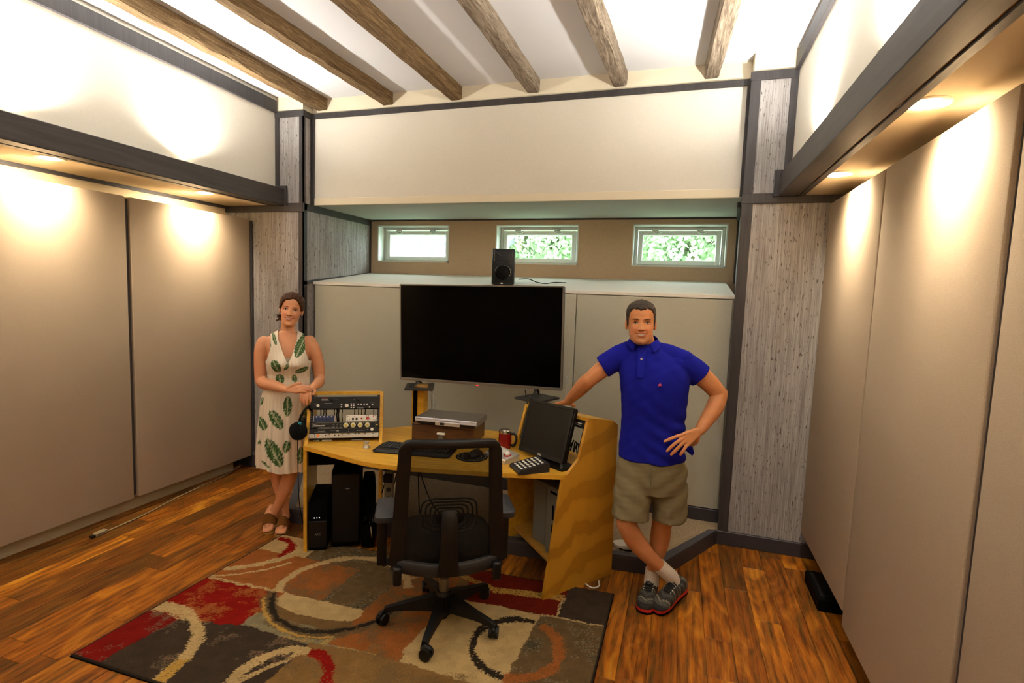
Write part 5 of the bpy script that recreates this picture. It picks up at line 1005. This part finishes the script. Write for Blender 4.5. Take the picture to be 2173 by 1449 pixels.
limb(b, [(.293, .062, 1.232), (.272, .03, 1.165), (.235, -.01, 1.105), (.195, -.055, 1.045)], [.045, .047, .040, .029])
palm(b, (.192, -.06, 1.042), (.115, -.132, 1.035), (.128, -.142, .978), .0145)
fingers(b, [[(.117, -.132, 1.034), (.075, -.150, 1.022), (.040, -.154, 1.004), (.014, -.152, .988)], [(.112, -.140, 1.016), (.076, -.158, .992), (.048, -.160, .962), (.030, -.156, .938)], [(.116, -.143, .998), (.090, -.160, .970), (.068, -.160, .942), (.052, -.156, .922)], [(.128, -.142, .980), (.116, -.156, .958), (.106, -.156, .940), (.099, -.152, .926)]], .0095)
fingers(b, [[(.19, -.05, 1.03), (.185, -.06, .985), (.165, -.03, .955), (.155, .0, .945)]], .0105)
limb(b, [(-.14, .0, .82), (-.155, -.05, .64), (-.163, -.083, .50), (-.150, -.085, .45), (-.105, -.062, .37), (-.03, -.045, .285), (.055, -.012, .205), (.10, .02, .16)], [.08, .076, .060, .056, .056, .044, .035, .036])
limb(b, [(.05, .02, .82), (.055, .02, .64), (.037, .02, .49), (.03, .035, .44), (.026, .055, .35), (.008, .055, .22), (-.006, .052, .13), (-.006, .06, .08)], [.08, .076, .058, .055, .056, .042, .034, .036])
me = remesh(b, .0030, 3, .45); V = verts(me); col = lc('#c58455')*(1+.06*lnoise(V, 60, 3)[:, None]); leg = V[:, 2] < .8; col[leg] *= np.array([.95, .93, .92]); col = paint_head(V, col, HMm, Hm, False); setcol(me, np.clip(col, 0, 1)); shell('body', me, MT['skin'], mn)
def hairm(x, y, z):
    ln = np.interp(y, [-.1, -.06, -.02, .02, .035, .052, .07, .1], [.05, .06, .085, .098, .112, .165, .192, .198]); ln = ln+.0022*np.sin(x*260)*(y > .06)-.012*np.exp(-((x-.0)/.022)**2)*(y > .05)
    m_ = sstep(-.002, .008, z-ln); return m_*(.0055+.0045*sstep(.15, .21, z)+.0016*np.sin(x*500+z*300)*np.sin(y*420))-(1-m_)*.006
hb = MB(); add_grid(hb, head_grid(Hm, False, hairm, 130, 170), HMm); hb.build('hair', 'hair_g', mn, 70)
def wrinkle(me, amp, f, seed, dirv=None):
    V, Nn = verts(me), norms(me); w = lnoise(V*np.array([1, 1, .75]), f, seed)+.6*lnoise(V*np.array([.7, 1, 1.6]), f*2.1, seed+1); setv(me, V+Nn*(amp*w)[:, None])
# polo shirt: torso and sleeves in one cloth
b = MB(); rings_solid(b, interp_rows([(.842, -.05, .182, .135, .005), (.90, -.052, .180, .132, .005), (1.0, -.054, .174, .126, .005), (1.08, -.056, .174, .124, .004), (1.18, -.056, .182, .128, .0), (1.28, -.058, .191, .128, .002), (1.36, -.068, .196, .112, .012), (1.41, -.082, .178, .094, .02), (1.445, -.098, .135, .082, .028), (1.475, -.115, .092, .075, .034), (1.492, -.122, .072, .068, .034)], 60))
limb(b, [(-.20, .02, 1.395), (-.25, .018, 1.405), (-.30, .015, 1.380), (-.352, .008, 1.342)], [.07, .068, .066, .067], ends=False); limb(b, [(.04, .02, 1.375), (.09, .02, 1.385), (.14, .028, 1.362), (.188, .038, 1.327)], [.08, .072, .070, .072], ends=False)
limb(b, [(-.085, .034, 1.462), (.0, .026, 1.44), (.09, .02, 1.405)], [.05, .055, .066]); limb(b, [(-.165, .034, 1.462), (-.21, .026, 1.442), (-.25, .02, 1.415)], [.05, .055, .066])
me = remesh(b, .0048, 6, .5); V = verts(me); lowm = sstep(1.25, .95, V[:, 2]); wrinkle(me, .0030, 26, 11)
V = verts(me); Nn = norms(me); fold = np.sin(70*(V[:, 2]+.55*V[:, 0]-.25*V[:, 0]**2)+2*lnoise(V, 9, 4)); setv(me, V+Nn*(fold*.0062*sstep(-.22, .10, V[:, 0])*sstep(1.2, .98, V[:, 2]))[:, None])
shell('polo_shirt', me, MT['polo'], mn)
hm = MB(); fl_ = MB().extrude([(.118, .06, .905), (.172, .05, .868), (.182, .05, .885), (.160, .055, .96)], (0, .008, 0)); fl_.build('shirt_tail', 'polo', mn)
# collar, placket, buttons, emblem
cg = []
for j in range(5):
    t_ = j/4; row = []
    for k in range(41):
        a = math.radians(-62+304*k/40) ; ang = a+PI/2-math.radians(90); ca, sa = math.cos(a), math.sin(a)
        op = max(0, math.cos(a+PI/2))       # 1 at the front
        r = .068+.030*t_; front = op**3
        zc_ = 1.522-.045*t_-.040*front-.004*ca+.02*max(0, sa)
        row.append((-.128+r*ca*1.02+.012*t_*math.copysign(1, ca)*front, .028+r*sa*.98-.012*front*t_, zc_))
    cg.append(row)
cg = [[(x, y, z) for x, y, z in row] for row in cg]
o = MB().loft(cg, False, False, closed=False).build('collar', 'polo', mn, 70); md = o.modifiers.new('thickness', 'SOLIDIFY'); md.thickness = .004
MB().loft([[(-.160, -.040, 1.468), (-.112, -.040, 1.468)], [(-.152, -.094, 1.41), (-.116, -.094, 1.41)], [(-.150, -.123, 1.345), (-.116, -.123, 1.345)], [(-.150, -.130, 1.318), (-.116, -.130, 1.318)]], False, False, closed=False).build('placket', 'polo', mn, 60)
MB().lathe([(.006, 0), (.006, .002), (.004, .003)], 14, TR(-.133, -.112, 1.418) @ RX(PI/2)).build('button', 'button', mn, 40)
MB().extrude([(-.014, 0, -.012), (-.008, 0, -.002), (-.013, 0, .004), (-.004, 0, .006), (-.002, 0, .018), (.003, 0, .018), (.004, 0, .008), (.011, 0, .004), (.008, 0, -.003), (.013, 0, -.014), (.006, 0, -.006), (-.004, 0, -.006)], (0, .012, 0), TR(-.027, -.137, 1.287) @ RZ(.12) @ Matrix.Scale(.62, 4)).build('emblem', 'emblem', mn)
# shorts
b = MB(); rings_solid(b, interp_rows([(.905, -.05, .150, .115, .008), (.86, -.048, .170, .126, .008), (.80, -.046, .192, .134, .01), (.72, -.046, .198, .132, .008), (.66, -.046, .196, .122, .004)], 26))
limb(b, [(-.135, -.005, .80), (-.14, -.03, .68), (-.142, -.05, .585), (-.143, -.062, .505)], [.100, .107, .105, .106], flat=1.0, n=28, ends=False); limb(b, [(.045, .01, .80), (.055, .01, .68), (.066, .01, .585), (.072, .01, .500)], [.098, .103, .098, .096], n=28, ends=False)
me = remesh(b, .005, 5, .5); wrinkle(me, .0030, 30, 21); V, Nn = verts(me), norms(me); fold = np.sin(55*(V[:, 2]-.9*np.abs(V[:, 0]+.046))+1.5*lnoise(V, 10, 5)); setv(me, V+Nn*(fold*.0028)[:, None]); shell('shorts', me, MT['khaki'], mn)
MB().tube([(-.046, -.137, .835), (-.040, -.139, .78), (-.045, -.134, .72)], .0035, 6).build('fly_seam', 'khaki', mn, 60)
# socks and shoes
MB().tube([(.028, -.022, .232), (.062, -.008, .198), (.10, .02, .155), (.115, .035, .12)], [.041, .041, .043, .042], 18).build('sock', 'sock', mn, 60); MB().tube([(-.004, .054, .165), (-.006, .053, .12), (-.006, .055, .075)], [.040, .041, .043], 18).build('sock', 'sock', mn, 60)
def shoe(heel, toe, upv, seed):
    h_, t_ = Vector(heel), Vector(toe); ax = (t_-h_).normalized(); sd = ax.cross(Vector(upv)).normalized(); un = sd.cross(ax).normalized(); ln = (t_-h_).length
    M = Matrix(((ax.x, sd.x, un.x, h_.x), (ax.y, sd.y, un.y, h_.y), (ax.z, sd.z, un.z, h_.z), (0, 0, 0, 1)))
    us = [0, .03, .10, .20, .32, .45, .58, .70, .82, .92, .98, 1.0]; wd = [.012, .030, .037, .038, .037, .039, .045, .049, .048, .040, .024, .008]; hg = [.060, .085, .098, .092, .095, .098, .080, .064, .053, .044, .034, .024]
    G = []
    for u, w_, h2 in zip(us, wd, hg):
        row = []
        for k in range(25):
            a = PI*k/24; ww = w_*math.copysign(abs(math.cos(a))**.55, math.cos(a)); zz_ = .022+(h2-.022)*math.sin(a)**.75
            if .12 < u < .36: zz_ -= .018*math.sin(a)**4*(1 if .14 < u < .34 else .5)
            row.append((u*ln, ww, zz_))
        G.append(row)
    A = np.array(G); A = np.stack([np.stack([np.interp(np.linspace(0, 1, 60), us, A[:, k, i]) for i in range(3)], -1) for k in range(25)], 1)
    P = A.reshape(-1, 3); me = bpy.data.meshes.new('upper'); W_ = (np.array(M.to_3x3()) @ P.T).T+np.array(h_); me.from_pydata(W_.tolist(), [], grid_faces(60, 25, False).tolist()+[list(range(25))]); me.polygons.foreach_set('use_smooth', [True]*len(me.polygons))
    c = np.zeros((len(P), 3))+lc('#2b2723'); u, v, w2 = P[:, 0]/ln, P[:, 1], P[:, 2]
    s_ = np.sin(u*30+np.abs(v)*60); c[(s_ > .55) & (w2 > .03)] = lc('#45433c'); c[(np.sin(u*30+np.abs(v)*60+w2*40) > .93)] = lc('#77735f'); c[(u > .32) & (u < .62) & (np.abs(v) < .019)] = lc('#0d0b0b'); c[u > .9] = lc('#1c1a17'); c[(u < .1) & (w2 > .045)] = lc('#4c4a43'); setcol(me, c); o = shell('shoe_upper', me, MT['shoe'], mn); md = o.modifiers.new('thickness', 'SOLIDIFY'); md.thickness = .003
    def band(z0, z1, ex, nm, mt, rock=0):
        ol = []
        for k in range(48):
            a = 2*PI*k/48; u = .5-.5*math.cos(a); wv = np.interp(u, us, wd)+ex; wv = wv*(1 if 0 < u < 1 else .2); ol.append((u*(ln+2*ex)-ex, math.copysign(wv, math.sin(a))))
        rg = [[tuple(M @ Vector((x, y, z0+rock*(.012*max(0, (x/ln-.7)/.3)**2)))) for x, y in ol], [tuple(M @ Vector((x, y, z1+(.012*(1-x/ln)**2 if nm == 'midsole' else 0)))) for x, y in ol]]
        MB().loft(rg).build(nm, mt, mn, 50)
    band(.010, .026, .0035, 'midsole', 'shoe_red'); band(0, .011, .0045, 'outsole', 'black_matt')
    for k in range(5):
        u = .36+.055*k; z_ = float(np.interp(u, us, hg))+.009; MB().tube([M @ Vector((u*ln, -.022, z_-.010)), M @ Vector((u*ln+.004, 0, z_)), M @ Vector((u*ln, .022, z_-.010))], .003, 6).build('lace', 'black', mn, 60)
        for s in (-1, 1): MB().ball(tuple(M @ Vector((u*ln, s*.024, z_-.009))), .0032, 8, 6).build('eyelet', 'offwhite', mn)
shoe((.178, .085, .062), (.020, -.125, .004), (-.15, -.35, 1), 1); shoe((.0, .115, .002), (-.040, -.150, .002), (0, 0, 1), 2)
